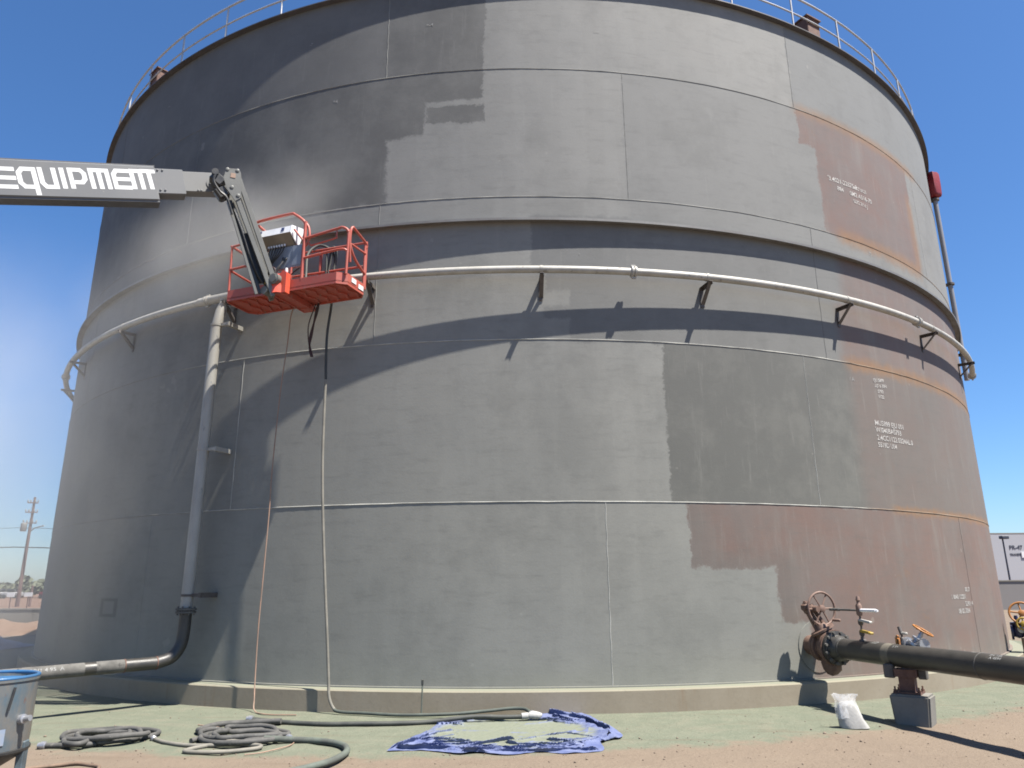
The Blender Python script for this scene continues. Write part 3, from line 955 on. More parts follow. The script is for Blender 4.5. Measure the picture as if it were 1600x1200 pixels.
for (r_, z_) in prof:
    for k in range(n):
        a = 2 * math.pi * k / n
        q = r_ * 1.02 / max(abs(math.cos(a - .5)), abs(math.sin(a - .5))) ** 0.85 * (1 + 0.04 * math.sin(7 * a - z_ * 9))
        vs.append(vx + Vector((q * math.cos(a), q * math.sin(a), z_ + 0.015 * math.sin(5 * a))))
for i in range(len(prof) - 1):
    for k in range(n): fs.append((i * n + k, i * n + (k + 1) % n, (i + 1) * n + (k + 1) % n, (i + 1) * n + k))
fs.append(tuple(reversed(range(n)))); fs.append(tuple(range((len(prof) - 1) * n, len(prof) * n)))
mb.add(vs, fs); mb.build("hood", M['redbag'], vp, 60)

# ------------------------------------------------------------------ boom lift
BD = Vector((0.82641534, 0.50687873, 0.24517674))
BN = Vector((0.52283654, -0.85243296, 0.0))
BW = Vector((-0.20899674, -0.12818736, 0.9694784))
BB = Vector((-5.1574, -13.2644, 7.1929))
LS = 1.07                                   # size of the lift's local units
lift = empty("boom_lift", tuple(BB - BD * 3), label="articulated boom lift with grey arm and red work basket against the tank", cat="boom lift")


def bp(s_, t_, q=0.0):
    return BB + (BD * s_ + BW * t_ - BN * q) * LS


RB = Matrix((BD, -BN, BW)).transposed()
mb = MB()
mb.box(bp(-3.99, 0.035, 0.11), (8.0 * LS, 0.22 * LS, 0.50 * LS), RB, bev=0.02)
ob = mb.build("boom", M['boom'], lift, 25)
mb = MB()
mb.box(bp(-3.99, -0.222, 0.11), (8.0 * LS, 0.20, 0.026), RB)
mb.box(bp(-3.99, 0.290, 0.11), (8.0 * LS, 0.20, 0.02), RB)
mb.build("boom_edge", M['boomedge'], ob, 25)
mb = MB()
mb.box(bp(0.16, 0.075, 0.11), (0.40 * LS, 0.19 * LS, 0.37 * LS), RB, bev=0.012)
mb.build("boom_collar", M['boom'], ob, 25)
mb = MB()
mb.box(bp(0.42, 0.09, 0.11), (0.86 * LS, 0.17 * LS, 0.30 * LS), RB, bev=0.01)
fly = mb.build("fly_boom", M['boomlight'], lift, 25)
mb = MB()
mb.lathe(bp(0.735, 0.07, 0.026), BN, [(0.10, 0), (0.10, 0.012), (0.06, 0.014), (0.06, 0.03), (0.03, 0.032), (0.03, 0.05)], 22)
mb.build("pivot_boss", M['boomlight'], fly, 25)
for s_, t_ in ((0.02, 0.24), (0.08, 0.24), (0.02, -0.10), (0.08, -0.10), (0.50, -0.08), (0.54, -0.08)):
    mb = MB(); mb.lathe(bp(s_ + 0.02, t_ * 0.85 + 0.03, 0.017 if s_ < .4 else 0.027), BN, [(0.014, 0), (0.014, 0.012), (0.006, 0.014)], 6); mb.build("bolt", M['boomedge'], fly, 25)

# lettering on the boom side: thick stroke letters
LH = 0.262
def stroke_letter(mb, strokes, x0, wd, base=-0.095, th=0.055):
    """strokes: polylines in unit cell (0..1, 0..1); flat mitred ribbons of paint film on the boom side"""
    slant = 0.10
    for k_, pl in enumerate(strokes):
        P = [Vector((x0 + a * wd, base + b * LH)) for a, b in pl]
        closed = (P[0] - P[-1]).length < 1e-6
        if closed: P = P[:-1]
        n = len(P)
        L_, R_ = [], []
        for i in range(n):
            prv = P[(i - 1) % n] if (closed or i > 0) else None
            nxt = P[(i + 1) % n] if (closed or i < n - 1) else None
            d0 = (P[i] - prv).normalized() if prv is not None else None
            d1 = (nxt - P[i]).normalized() if nxt is not None else None
            if d0 is None: d0 = d1
            if d1 is None: d1 = d0
            n0, n1 = Vector((-d0.y, d0.x)), Vector((-d1.y, d1.x))
            m_ = (n0 + n1).normalized()
            w_ = th / 2 / max(0.45, m_.dot(n0))
            c_ = P[i]
            if not closed and i == 0: c_ = c_ - d1 * th * 0.45
            if not closed and i == n - 1: c_ = c_ + d0 * th * 0.45
            L_.append(c_ + m_ * w_); R_.append(c_ - m_ * w_)
        sx = lambda p, q: bp(p.x - (p.y - base) * slant, p.y, q)
        q1 = -0.0014 - 0.0004 * k_
        vs = [sx(p, q1) for p in L_] + [sx(p, q1) for p in R_] + [sx(p, 0.004) for p in L_] + [sx(p, 0.004) for p in R_]
        fs = []
        for i in range(n if closed else n - 1):
            j = (i + 1) % n
            fs += [(i, j, n + j, n + i), (i, 2 * n + i, 2 * n + j, j), (n + i, n + j, 3 * n + j, 3 * n + i)]
        if not closed:
            fs += [(0, n, 3 * n, 2 * n), (n - 1, 3 * n - 1, 4 * n - 1, 2 * n - 1)]
        mb.add(vs, fs)


E_ = [[(1, .95), (.1, .95)], [(1, .5), (.1, .5)], [(1, .05), (.1, .05)], [(.1, .95), (.1, .05)]]
Q_ = [[(.9, .95), (.3, .95), (.1, .75), (.1, .25), (.3, .05), (.8, .05)], [(.9, .95), (.9, -.28)]]
U_ = [[(.1, .95), (.1, .25), (.3, .05), (.9, .05)], [(.9, .05), (.9, .95)]]
I_ = [[(.5, .95), (.5, .05)]]
P_ = [[(.1, .05), (.1, .95), (.7, .95), (.9, .78), (.9, .48), (.7, .30), (.32, .30)]]
M_ = [[(.08, .05), (.08, .95), (.92, .95)], [(.5, .95), (.5, .05)], [(.92, .95), (.92, .05)]]
N_ = [[(.1, .05), (.1, .95), (.9, .95), (.9, .05)]]
T_ = [[(0, .95), (1, .95)], [(.55, .95), (.55, .05)]]
Em = [[(1, .95), (.3, .95), (.1, .75), (.1, .05), (1, .05)], [(1, .5), (.1, .5)]]
for nm, st, x0, x1 in (("E", E_, -1.83, -1.58), ("Q", Q_, -1.54, -1.34), ("U", U_, -1.31, -1.13), ("I", I_, -1.10, -1.02), ("P", P_, -0.99, -0.80), ("M", M_, -0.76, -0.54), ("E", Em, -0.50, -0.32), ("N", N_, -0.28, -0.15), ("T", T_, -0.13, 0.0)):
    mb = MB()
    # letters rise a little to the right with the arm
    stroke_letter(mb, st, x0 + 0.0, (x1 - x0), base=-0.10 + 0.055 * (x0 + 1.8) / 1.8, th=0.052)
    mb.build("letter", M['white'], ob, 0)

# jib between boom head and basket
JT = Vector((-4.3442, -12.9113, 7.5353))
JA = rad(24)
JE = Vector((math.cos(JA), math.sin(JA), 0)); JN = Vector((math.sin(JA), -math.cos(JA), 0)); JZ = Vector((0, 0, 1))


def jp(e, z, q=0.0):
    return JT + (JE * e + JZ * z + JN * q) * LS


def jbar(mb, a, b, wd, dp, q=0.0, mi=0):
    a, b = Vector(jp(*a, q)), Vector(jp(*b, q))
    d = (b - a); L = d.length; d.normalize()
    nn = JN.cross(d).normalized()
    rm = Matrix((d, JN, nn)).transposed()
    mb.box((a + b) / 2, (L, dp, wd), rm, mi, bev=0.004)


mb = MB(); jbar(mb, (0.145, 0.06), (0.735, -1.40), 0.070, 0.05, 0.07)
mb.build("jib_arm", M['jib'], lift, 12)
mb = MB(); jbar(mb, (0.145, 0.06), (0.735, -1.40), 0.070, 0.05, -0.09)
mb.build("jib_arm", M['jib'], lift, 12)
mb = MB(); jbar(mb, (0.165, -0.30), (0.765, -1.70), 0.066, 0.05, 0.08)
mb.build("jib_arm", M['jib'], lift, 12)
mb = MB(); jbar(mb, (0.165, -0.30), (0.765, -1.70), 0.066, 0.05, -0.09)
mb.build("jib_arm", M['jib'], lift, 12)
mb = MB()
jbar(mb, (0.085, -0.36), (0.33, -0.98), 0.075, 0.07, 0.0)
jbar(mb, (0.33, -0.98), (0.60, -1.66), 0.045, 0.045, 0.0)
jc = mb.build("jib_cylinder", M['dark'], lift, 25)
mb = MB(); jbar(mb, (0.06, -0.36), (0.55, -1.70), 0.040, 0.03, 0.06)
mb.build("jib_link", M['jib'], lift, 12)
mb = MB(); jbar(mb, (0.32, -0.80), (0.60, -1.50), 0.12, 0.03, -0.02)
mb.build("jib_guard", M['dark'], lift, 25)
mb = MB()
for q in (0.10, -0.13):
    mb.prism([jp(0.005, 0.075, q), jp(0.165, 0.10, q), jp(0.20, 0.04, q), jp(0.235, -0.33, q), jp(0.16, -0.40, q), jp(0.04, -0.24, q), jp(-0.02, -0.08, q)], JN * 0.018)
kn = mb.build("knuckle_plate", M['jib'], lift, 25)
mb = MB()
mb.box(jp(0.10, -0.02, 0.121), (0.07, 0.004, 0.075), Matrix.Rotation(JA, 3, 'Z'))
mb.build("decal", M['cordorange'], kn, 25)
for (e, z) in ((0.02, 0.06), (0.15, 0.07), (0.19, -0.31), (0.10, -0.20)):
    mb = MB()
    mb.lathe(jp(e, z, 0.118), JN, [(0.026, -0.02), (0.026, 0.008), (0.012, 0.012)], 18)
    mb.build("pin", M['jib'], kn, 25)
mb = MB()
mb.box(jp(-0.09, -0.10, 0.04), (0.20, 0.16, 0.16), Matrix.Rotation(JA, 3, 'Z') @ Matrix.Rotation(0.6, 3, 'Y'), bev=0.02)
mb.box(jp(-0.02, -0.28, 0.02), (0.20, 0.15, 0.18), Matrix.Rotation(JA, 3, 'Z') @ Matrix.Rotation(0.9, 3, 'Y'), bev=0.03)
mb.lathe(jp(-0.13, -0.02, 0.05), JN, [(0.05, -0.1), (0.05, 0.1)], 14)
mb.tube(spline([jp(-0.1, 0.0, 0.12), jp(-0.14, -0.16, 0.14), jp(-0.05, -0.30, 0.13), jp(0.05, -0.38, 0.12), jp(0.14, -0.6, 0.1)], 6), 0.018, 6)
mb.build("rotator", M['dark'], lift, 25)
mb = MB()
for i, off in enumerate((0.0, 0.03, 0.055)):
    mb.tube(spline([jp(0.10, -0.38, off), jp(0.26 + off * .3, -0.78, 0.02 + off), jp(0.45, -1.22, off), jp(0.64, -1.52, 0.03), jp(0.80, -1.30 + off, 0.04), jp(0.86 + off, -1.08, 0.02)], 6), 0.011, 6)
mb.build("jib_hose", M['dark'], lift, 60)

# the basket
BO = Vector((-4.4298, -12.2051, 5.8233))
E1 = Vector((0.94076634, -0.33905558, 0)); E2 = Vector((0.33905558, 0.94076634, 0))
BR = Matrix((E1, E2, Vector((0, 0, 1)))).transposed()


def bk(u, v, z):
    return BO + (E1 * u + E2 * v + Vector((0, 0, z))) * LS


basket = empty("basket", tuple(BO - BB + BD * 3))
basket.parent = lift
outline = [(0.0, 0.0), (1.82, 0.0), (1.94, 0.10), (1.94, 0.50), (1.86, 0.60), (0.06, 0.60), (-0.04, 0.50), (-0.04, 0.06)]
mb = MB()
mb.prism([bk(u, v, 0.03) for u, v in outline], (0, 0, 0.02))
mb.build("floor_pan", M['red'], basket, 25)
mb = MB()
n = len(outline)
for i in range(n):
    a, b = outline[i], outline[(i + 1) % n]
    A, B_ = bk(*a, 0.0), bk(*b, 0.0)
    inn = (bk(0.95, 0.3, 0) - (A + B_) / 2).normalized()
    d = (B_ - A).normalized()
    nn = Vector((-d.y, d.x, 0))
    if nn.dot(inn) < 0: nn = -nn
    mb.prism([A, B_, B_ + nn * 0.018, A + nn * 0.018], (0, 0, 0.176))
mb.build("toe_board", M['red'], basket, 25)
# raised anti slip folds seen from below
for i in range(11):
    u0 = 0.12 + i * 0.165
    if 0.84 < u0 < 1.06: continue
    mb = MB()
    pl = [(u0, 0.05), (u0 + 0.07, 0.17), (u0 + 0.02, 0.29), (u0 + 0.09, 0.42), (u0 + 0.04, 0.55)]
    for a, b in zip(pl[:-1], pl[1:]):
        A, B_ = bk(*a, 0.03), bk(*b, 0.03)
        mb.prism([A, B_, B_ + E1 * 0.035, A + E1 * 0.035], (0, 0, -0.028))
    mb.build("floor_rib", M['red'], basket, 25)
mb = MB()
for u0 in (0.86, 1.03):
    mb.box(bk(u0, 0.26, -0.02), (0.02, 0.76, 0.09), BR)
mb.box(bk(0.945, 0.26, -0.035), (0.16, 0.76, 0.016), BR)
mb.box(bk(0.945, 0.60, -0.03), (0.24, 0.16, 0.05), BR)
mb.build("floor_beam", M['red'], basket, 25)
mb = MB()
mb.prism([bk(0.88, -0.16, -0.06), bk(0.98, -0.16, -0.06), bk(1.06, -0.02, -0.04), bk(1.06, -0.02, 0.18), bk(1.02, -0.06, 0.25), bk(0.90, -0.14, 0.22)], E2 * 0.02)
mb.prism([bk(0.98, -0.10, -0.05), bk(1.08, -0.10, -0.05), bk(1.08, -0.10, 0.24), bk(1.02, -0.10, 0.28), bk(0.96, -0.10, 0.22)], E2 * 0.1)
mb.build("mount_plate", M['redhub'], basket, 25)
mb = MB()
mb.lathe(bk(0.93, -0.13, 0.14), -E2, [(0.085, -0.05), (0.085, 0.05), (0.06, 0.055), (0.06, 0.07)], 18)
mb.lathe(bk(0.80, -0.10, -0.02), -E2, [(0.06, -0.1), (0.06, 0.1)], 14)
mb.build("rotary_actuator", M['jib'], basket, 25)
mb = MB(); mb.box(bk(0.83, -0.17, 0.10), (0.07, 0.03, 0.06), BR); mb.build("yellow_tag", M['yellow'], basket, 25)


def rail(pts, r=0.0195, name="rail", per=5, curve=True):
    mb = MB()
    P = [bk(*p) for p in pts]
    mb.tube(spline(P, per) if curve else P, r, 8)
    return mb.build(name, M['red'], basket, 60)


def straight(a, b, r=0.0185, name="rail"):
    return rail([a, b], r, name, curve=False)


straight((0.0, 0.02, 0.15), (-0.02, 0.02, 0.84), name="post")
rail([(-0.02, 0.02, 0.82), (0.0, 0.02, 0.86), (0.06, 0.02, 0.87), (0.42, 0.02, 0.89)], name="top_rail")
straight((-0.03, 0.02, 0.50), (0.42, 0.02, 0.52), name="mid_rail")
rail([(-0.02, 0.02, 0.86), (-0.03, 0.06, 0.87), (-0.03, 0.50, 0.86), (0.02, 0.52, 0.85)], name="top_rail")
straight((-0.02, 0.02, 0.49), (-0.02, 0.52, 0.48), name="mid_rail")
straight((0.0, 0.52, 0.13), (0.0, 0.52, 0.85), name="post")
straight((0.42, 0.02, 0.15), (0.42, 0.02, 1.0), name="post")
rail([(0.36, 0.02, 1.0), (0.37, 0.02, 1.14), (0.44, 0.02, 1.19), (0.96, 0.02, 1.205), (1.05, 0.02, 1.18), (1.20, 0.02, 1.06), (1.245, 0.02, 0.98)], 0.0215, "top_rail")
straight((0.40, 0.03, 1.14), (0.52, 0.28, 1.0), 0.0215)
straight((1.245, 0.02, 0.14), (1.245, 0.02, 1.03), 0.026, "post")
rail([(1.255, 0.03, 1.0), (1.29, 0.04, 0.93), (1.31, 0.04, 0.80), (1.28, 0.04, 0.70), (1.255, 0.03, 0.66)])
rail([(1.245, 0.02, 0.77), (1.78, 0.02, 0.825), (1.86, 0.02, 0.83), (1.92, 0.04, 0.80), (1.94, 0.05, 0.76)], name="top_rail")
rail([(1.30, 0.03, 0.72), (1.34, 0.03, 0.665), (1.40, 0.03, 0.655), (1.74, 0.03, 0.69), (1.765, 0.03, 0.72), (1.765, 0.03, 0.82)], 0.014, "grab_rail")
rail([(1.245, 0.02, 0.47), (1.82, 0.02, 0.505), (1.93, 0.05, 0.48)], name="mid_rail")
straight((1.93, 0.06, 0.14), (1.94, 0.06, 0.80), 0.021, "post")
straight((0.80, 0.02, 0.15), (0.80, 0.02, 0.36), name="post")
straight((1.06, 0.02, 0.15), (1.06, 0.02, 0.36), name="post")
# right end gate
rail([(1.93, 0.14, 0.35), (1.94, 0.10, 0.60), (1.945, 0.10, 0.80), (1.95, 0.14, 0.87), (1.95, 0.20, 0.86), (1.93, 0.52, 0.80), (1.92, 0.545, 0.74)], name="gate_rail")
rail([(1.94, 0.10, 0.62), (1.945, 0.16, 0.50), (1.94, 0.30, 0.40), (1.93, 0.52, 0.33)], name="gate_rail")
straight((1.93, 0.12, 0.62), (1.93, 0.52, 0.64), 0.016, "gate_rail")
straight((1.92, 0.52, 0.12), (1.92, 0.52, 0.80), 0.021, "post")
straight((1.90, 0.58, 0.12), (1.90, 0.58, 0.86), 0.021, "post")
# far side
straight((0.0, 0.52, 0.50), (1.90, 0.58, 0.48), name="mid_rail")
straight((0.0, 0.52, 0.85), (1.90, 0.58, 0.85), name="top_rail")
straight((1.13, 0.58, 0.13), (1.13, 0.58, 0.85), 0.024, "post")
straight((0.55, 0.58, 0.13), (0.55, 0.58, 0.85), 0.021, "post")
# control station
cb = MB()
cb.prism([bk(0.50, -0.10, 0.85), bk(0.50, -0.08, 0.955), bk(0.50, 0.20, 1.02), bk(0.50, 0.12, 0.87)], E1 * 0.62)
cbo = cb.build("control_box", M['alu'], basket, 25)
mb = MB(); mb.prism([bk(0.51, -0.095, 0.846), bk(0.51, 0.05, 0.70), bk(0.51, 0.10, 0.72), bk(0.51, -0.07, 0.848)], E1 * 0.60)
mb.build("underside", M['alutan'], cbo, 25)
mb = MB()
mb.box(bk(0.56, -0.095, 0.925), (0.07, 0.006, 0.035), BR @ Matrix.Rotation(-0.19, 3, 'X')); mb.box(bk(0.95, -0.093, 0.915), (0.05, 0.006, 0.055), BR @ Matrix.Rotation(-0.19, 3, 'X'))
mb.build("decal", M['bluepaint'], cbo, 25)
mb = MB(); mb.prism([bk(1.082, -0.105, 0.845), bk(1.082, -0.085, 0.96), bk(1.082, 0.20, 1.025), bk(1.082, 0.10, 0.70)], E1 * 0.014)
mb.build("side_plate", M['alu'], cbo, 25)
straight((1.12, -0.06, 0.90), (1.245, 0.02, 0.72), 0.016)
straight((0.46, 0.0, 0.55), (0.46, -0.02, 0.92), 0.03, "post")
mb = MB(); mb.box(bk(0.93, 0.045, 0.53), (0.62, 0.05, 0.36), BR, bev=0.008)
pn = mb.build("rear_panel", M['bluegrey'], basket, 25)
mb = MB(); mb.box(bk(1.14, 0.017, 0.53), (0.16, 0.006, 0.30), BR); mb.build("pocket", M['bluegrey'], pn, 25)
mb = MB()
for i in range(7):
    u0 = 0.66 + i * 0.045
    mb.tube(spline([bk(u0, 0.0, 0.72), bk(u0 - 0.01, -0.03, 0.60), bk(0.70 + 0.012 * i, -0.04, 0.42), bk(0.72 + 0.01 * i, -0.03, 0.22 + 0.01 * i)], 5), 0.009, 5)
mb.build("cable", M['dark'], basket, 60)
for i in range(7):
    mb = MB(); mb.lathe(bk(0.66 + i * 0.045, 0.0, 0.70), (0, 0, 1), [(0.015, 0), (0.015, 0.035)], 8); mb.build("cable_gland", M['alu'], basket, 25)
mb = MB()
mb.tube(spline([bk(0.76, -0.08, 0.20), bk(0.80, -0.12, 0.30), bk(0.86, -0.1, 0.34), bk(0.89, -0.08, 0.22), bk(0.85, -0.11, 0.16)], 5), 0.014, 6)
mb.tube(spline([bk(0.90, -0.02, 0.26), bk(1.02, 0.0, 0.22), bk(1.12, 0.0, 0.27), bk(1.22, 0.0, 0.33)], 5), 0.010, 6)
mb.build("hydraulic_hose", M['strap'], basket, 60)
mb = MB(); mb.lathe(bk(0.86, -0.05, 0.27), (0, 0, 1), [(0.03, 0), (0.035, 0.02), (0.03, 0.07)], 10)
mb.lathe(bk(1.02, -0.03, 0.27), (0, 0, 1), [(0.02, 0), (0.025, 0.02), (0.018, 0.07)], 10)
mb.build("fitting", M['alu'], basket, 25)
mb = MB()
mb.box(bk(1.946, 0.24, 0.105), (0.005, 0.12, 0.07), BR); mb.box(bk(1.946, 0.42, 0.08), (0.005, 0.13, 0.07), BR)
mb.build("sticker", M['white'], basket, 25)

# things in or on the basket
gl = empty("work_glove", tuple(bk(0.53, 0.22, 0.98)), label="tan leather work glove left on the basket rail behind the control box", cat="glove")
mb = MB()
gp = bk(0.52, 0.22, 1.02)
mb.add(*ico(gp, (0.06, 0.035, 0.05), 2, 5))
mb.add(*ico(gp + E1 * 0.05 + Vector((0, 0, 0.03)), (0.045, 0.03, 0.03), 2, 6))
for k in range(4):
    a = gp + E1 * (0.03 + 0.012 * k) + Vector((0, 0, 0.05 - 0.012 * k))
    mb.tube(spline([a, a + E1 * 0.04 + Vector((0, 0, 0.005 * k)), a + E1 * 0.075 - Vector((0, 0, 0.025))], 3), 0.013, 6)
mb.tube(spline([gp - E1 * 0.03, gp - E1 * 0.07 + Vector((0, -0.02, -0.01)), gp - E1 * 0.10 + Vector((0, -0.03, -0.03))], 3), 0.014, 6)
mb.build("palm", M['skin'], gl, 60)

# blast hose over the basket rail and down to the ground
hp = [bk(1.18, 0.20, 0.12), bk(1.10, 0.30, 0.40), bk(1.02, 0.42, 0.75), bk(1.08, 0.55, 0.93), bk(1.22, 0.60, 0.90), bk(1.33, 0.63, 0.75), bk(1.335, 0.64, 0.4), bk(1.325, 0.64, 0.0),
      Vector((-2.889, -12.085, 5.35)), Vector((-2.885, -12.085, 4.94)), Vector((-2.865, -12.09, 4.6))]
hp2 = [hp[-1], Vector((-2.860, -12.09, 4.15)), Vector((-2.836, -12.10, 3.38)), Vector((-2.785, -12.10, 2.64)), Vector((-2.70, -12.11, 1.75)), Vector((-2.61, -12.125, 0.91)), Vector((-2.56, -12.14, 0.42)), Vector((-2.53, -12.17, 0.20)), Vector((-2.46, -12.2, 0.07)), Vector((-2.36, -12.25, 0.03)),
       Vector((-2.0, -12.37, 0.03)), Vector((-1.5, -12.52, 0.03)), Vector((-0.9, -12.53, 0.04)), Vector((-0.45, -12.45, 0.06)), Vector((-0.12, -12.42, 0.085)), Vector((0.07, -12.48, 0.085)), Vector((0.15, -12.66, 0.05))]
h1 = empty("blast_hose", tuple(hp[8]), label="long dusty hose hanging from the red basket down to the ground by the tarp", cat="hose")
mb = MB(); mb.tube(spline(hp, 8), 0.020, 10)
mb.build("hose_shaded_length", M['hosedark'], h1, 60)  # black hose in the basket; hanging stretch below has the basket's shade painted in
mb = MB(); Sp = spline(hp2, 8); cut = [i for i, p in enumerate(Sp) if p.z < 0.06][0]
mb.tube(Sp[:cut + 1], 0.0202, 10)
mb.build("hose_middle_length", M['hoselight'], h1, 60)
mb = MB(); mb.tube(Sp[cut:], 0.0215, 10)
mb.build("hose_ground_length", M['hosegroundark'], h1, 60)
mb = MB(); d = (hp2[-1] - hp2[-2]).normalized()
mb.lathe(hp2[-1] - d * 0.02, d, [(0.033, 0), (0.05, 0.01), (0.05, 0.05), (0.036, 0.055), (0.036, 0.09)], 12)
mb.build("coupling", M['chrome'], h1, 40)
# a shorter black loop hung in the basket
mb = MB()
mb.tube(spline([bk(1.26, 0.55, 0.12), bk(1.27, 0.58, 0.5), bk(1.30, 0.60, 0.86), bk(1.38, 0.60, 0.82), bk(1.37, 0.58, 0.5), bk(1.34, 0.52, 0.12)], 6), 0.022, 8)
mb.tube(spline([bk(1.22, 0.53, 0.12), bk(1.26, 0.55, 0.45), bk(1.24, 0.57, 0.84), bk(1.33, 0.57, 0.80), bk(1.30, 0.55, 0.45), bk(1.38, 0.5, 0.12)], 6), 0.016, 8)
o = mb.build("hose_loop", M['hosedark'], None, 60, loc=tuple(bk(1.3, .55, .1)))
tag(o, label="black hose looped over the far rail inside the red basket", cat="hose")

cp = [bk(0.82, 0.52, 0.05)] + [Vector(p) for p in ((-3.525, -11.90, 5.71), (-3.552, -11.892, 5.21), (-3.60, -11.875, 4.60), (-3.627, -11.862, 3.90), (-3.643, -11.852, 3.23), (-3.636, -11.852, 2.67), (-3.647, -11.852, 1.76), (-3.655, -11.855, 1.07), (-3.64, -11.87, 0.48), (-3.60, -11.95, 0.16), (-3.54, -12.07, 0.02), (-3.3, -12.3, 0.012), (-2.9, -12.35, 0.012))]
mb = MB(); mb.tube(spline(cp, 10), 0.0085, 6)
o = mb.build("power_cord", M['cordorange'], None, 60, loc=tuple(cp[5]))
tag(o, label="thin faded orange cord hanging from the basket down the tank wall", cat="cord")

mb = MB()
sp = [Vector((-3.03, -12.165, 5.80)), Vector((-3.067, -12.129, 5.64)), Vector((-3.138, -12.06, 5.357)), Vector((-3.165, -12.03, 5.168)), Vector((-3.12, -12.02, 4.98))]
P_s = spline(sp, 6)
for i in range(len(P_s) - 1):
    w0 = Vector((0.012 + 0.012 * abs(math.sin(i * 0.35)), 0.004, 0)); w1 = Vector((0.012 + 0.012 * abs(math.sin((i + 1) * 0.35)), 0.004, 0))
    mb.add([P_s[i] - w0, P_s[i] + w0, P_s[i + 1] + w1, P_s[i + 1] - w1, P_s[i] - w0 + Vector((0, .006, 0)), P_s[i] + w0 + Vector((0, .006, 0)), P_s[i + 1] + w1 + Vector((0, .006, 0)), P_s[i + 1] - w1 + Vector((0, .006, 0))],
           [(0, 1, 2, 3), (7, 6, 5, 4), (0, 4, 5, 1), (2, 6, 7, 3), (1, 5, 6, 2), (0, 3, 7, 4)])
mb.tube(spline([Vector((-3.07, -12.16, 5.79)), Vector((-3.176, -12.10, 5.50)), Vector((-3.187, -12.06, 5.31)), Vector((-3.169, -12.03, 5.15))], 6), 0.009, 5)
o = mb.build("tie_strap", M['strap'], None, 0, loc=tuple(sp[0]))
tag(o, label="dark red strap dangling under the middle of the red basket", cat="strap")

# ------------------------------------------------------------------ inlet pipe with gate valve on the right
IA = rad(15)
IU = Vector((math.sin(IA), -math.cos(IA), 0)); IR = Vector((math.cos(IA), math.sin(IA), 0))
IN = Vector((4.265, -11.435, 0.75))


def ip(s_, l=0.0, z=0.735):
    return Vector((IN.x, IN.y, 0)) + IU * s_ + IR * l + Vector((0, 0, z + 0.012))


# reinforcing pad on the tank
mb = MB()
n, vs, fs = 36, [], []
pc = 21.1
for r_ in (0.14, 0.33):
    for off in (0.001, 0.012):
        for k in range(n):
            a = 2 * math.pi * k / n
            vs.append(cyl(pc + math.degrees(r_ * math.cos(a) / R), R + off, 0.70 + r_ * math.sin(a) * 1.08 + 0.02))
def q_(i, k): return i * n + k % n
for k in range(n):
    fs += [(q_(1, k), q_(1, k + 1), q_(3, k + 1), q_(3, k)), (q_(2, k), q_(3, k), q_(3, k + 1), q_(2, k + 1)), (q_(0, k), q_(0, k + 1), q_(1, k + 1), q_(1, k))]
mb.add(vs, fs); mb.build("repad", M['shell'], tank, 40)

inlet = empty("inlet_pipe", tuple(ip(1.0, 0, 0.735)), label="thick black inlet pipe leaving the tank through a rusty gate valve", cat="pipe")
mb = MB()
mb.lathe(ip(-0.32), IU, [(0.135, 0.0), (0.135, 0.42), (0.20, 0.425), (0.20, 0.465)], 28)
mb.build("nozzle", M['rustvalve'], inlet, 25)
valve = empty("valve_placeholder")
bpy.data.objects.remove(valve)
mb = MB()
# body: flanges, swollen middle, neck leaning to the upper left
mb.lathe(ip(0.155), IU, [(0.20, 0.0), (0.20, 0.04), (0.16, 0.05), (0.175, 0.10), (0.19, 0.14), (0.18, 0.18), (0.17, 0.22), (0.24, 0.225), (0.24, 0.275)], 28)
nk0 = ip(0.29, -0.01, 0.86); nkd = (ip(0.20, -0.19, 1.24) - ip(0.29, -0.01, 0.86)).normalized()
mb.lathe(nk0, nkd, [(0.15, -0.12), (0.135, 0.02), (0.12, 0.10), (0.17, 0.105), (0.17, 0.135), (0.10, 0.14), (0.075, 0.2)], 20)
mb.add(*ico(ip(0.29, 0, 0.52), (0.13, 0.16, 0.16), 2, 3))
gv = mb.build("gate_valve", M['rustvalve'], inlet, 35)
mb = MB()
sd = nkd.cross(IU).normalized()
for s_ in (-1, 1):
    mb.prism([nk0 + nkd * 0.13 + sd * s_ * 0.10 - IU * 0.02, nk0 + nkd * 0.13 + sd * s_ * 0.06 - IU * 0.02, nk0 + nkd * 0.44 + sd * s_ * 0.03 - IU * 0.02, nk0 + nkd * 0.44 + sd * s_ * 0.07 - IU * 0.02], IU * 0.04)
mb.cylr(nk0, nk0 + nkd * 0.56, 0.02, 10)
mb.build("yoke", M['rustvalve'], gv, 25)
mb = MB()
gc = nk0 + nkd * 0.44
mb.lathe(gc, nkd, [(0.05, -0.04), (0.085, -0.035), (0.085, 0.035), (0.04, 0.05), (0.04, 0.10)], 16)
mb.cylr(gc + IU * -0.05, gc + IU * 0.14 + IR * 0.05, 0.045, 12)
mb.box(gc - IR * 0.03 + Vector((0, 0, .02)), (0.14, 0.12, 0.09), Matrix.Rotation(IA, 3, 'Z'), bev=0.02)
mb.build("gearbox", M['rustvalve'], gv, 25)


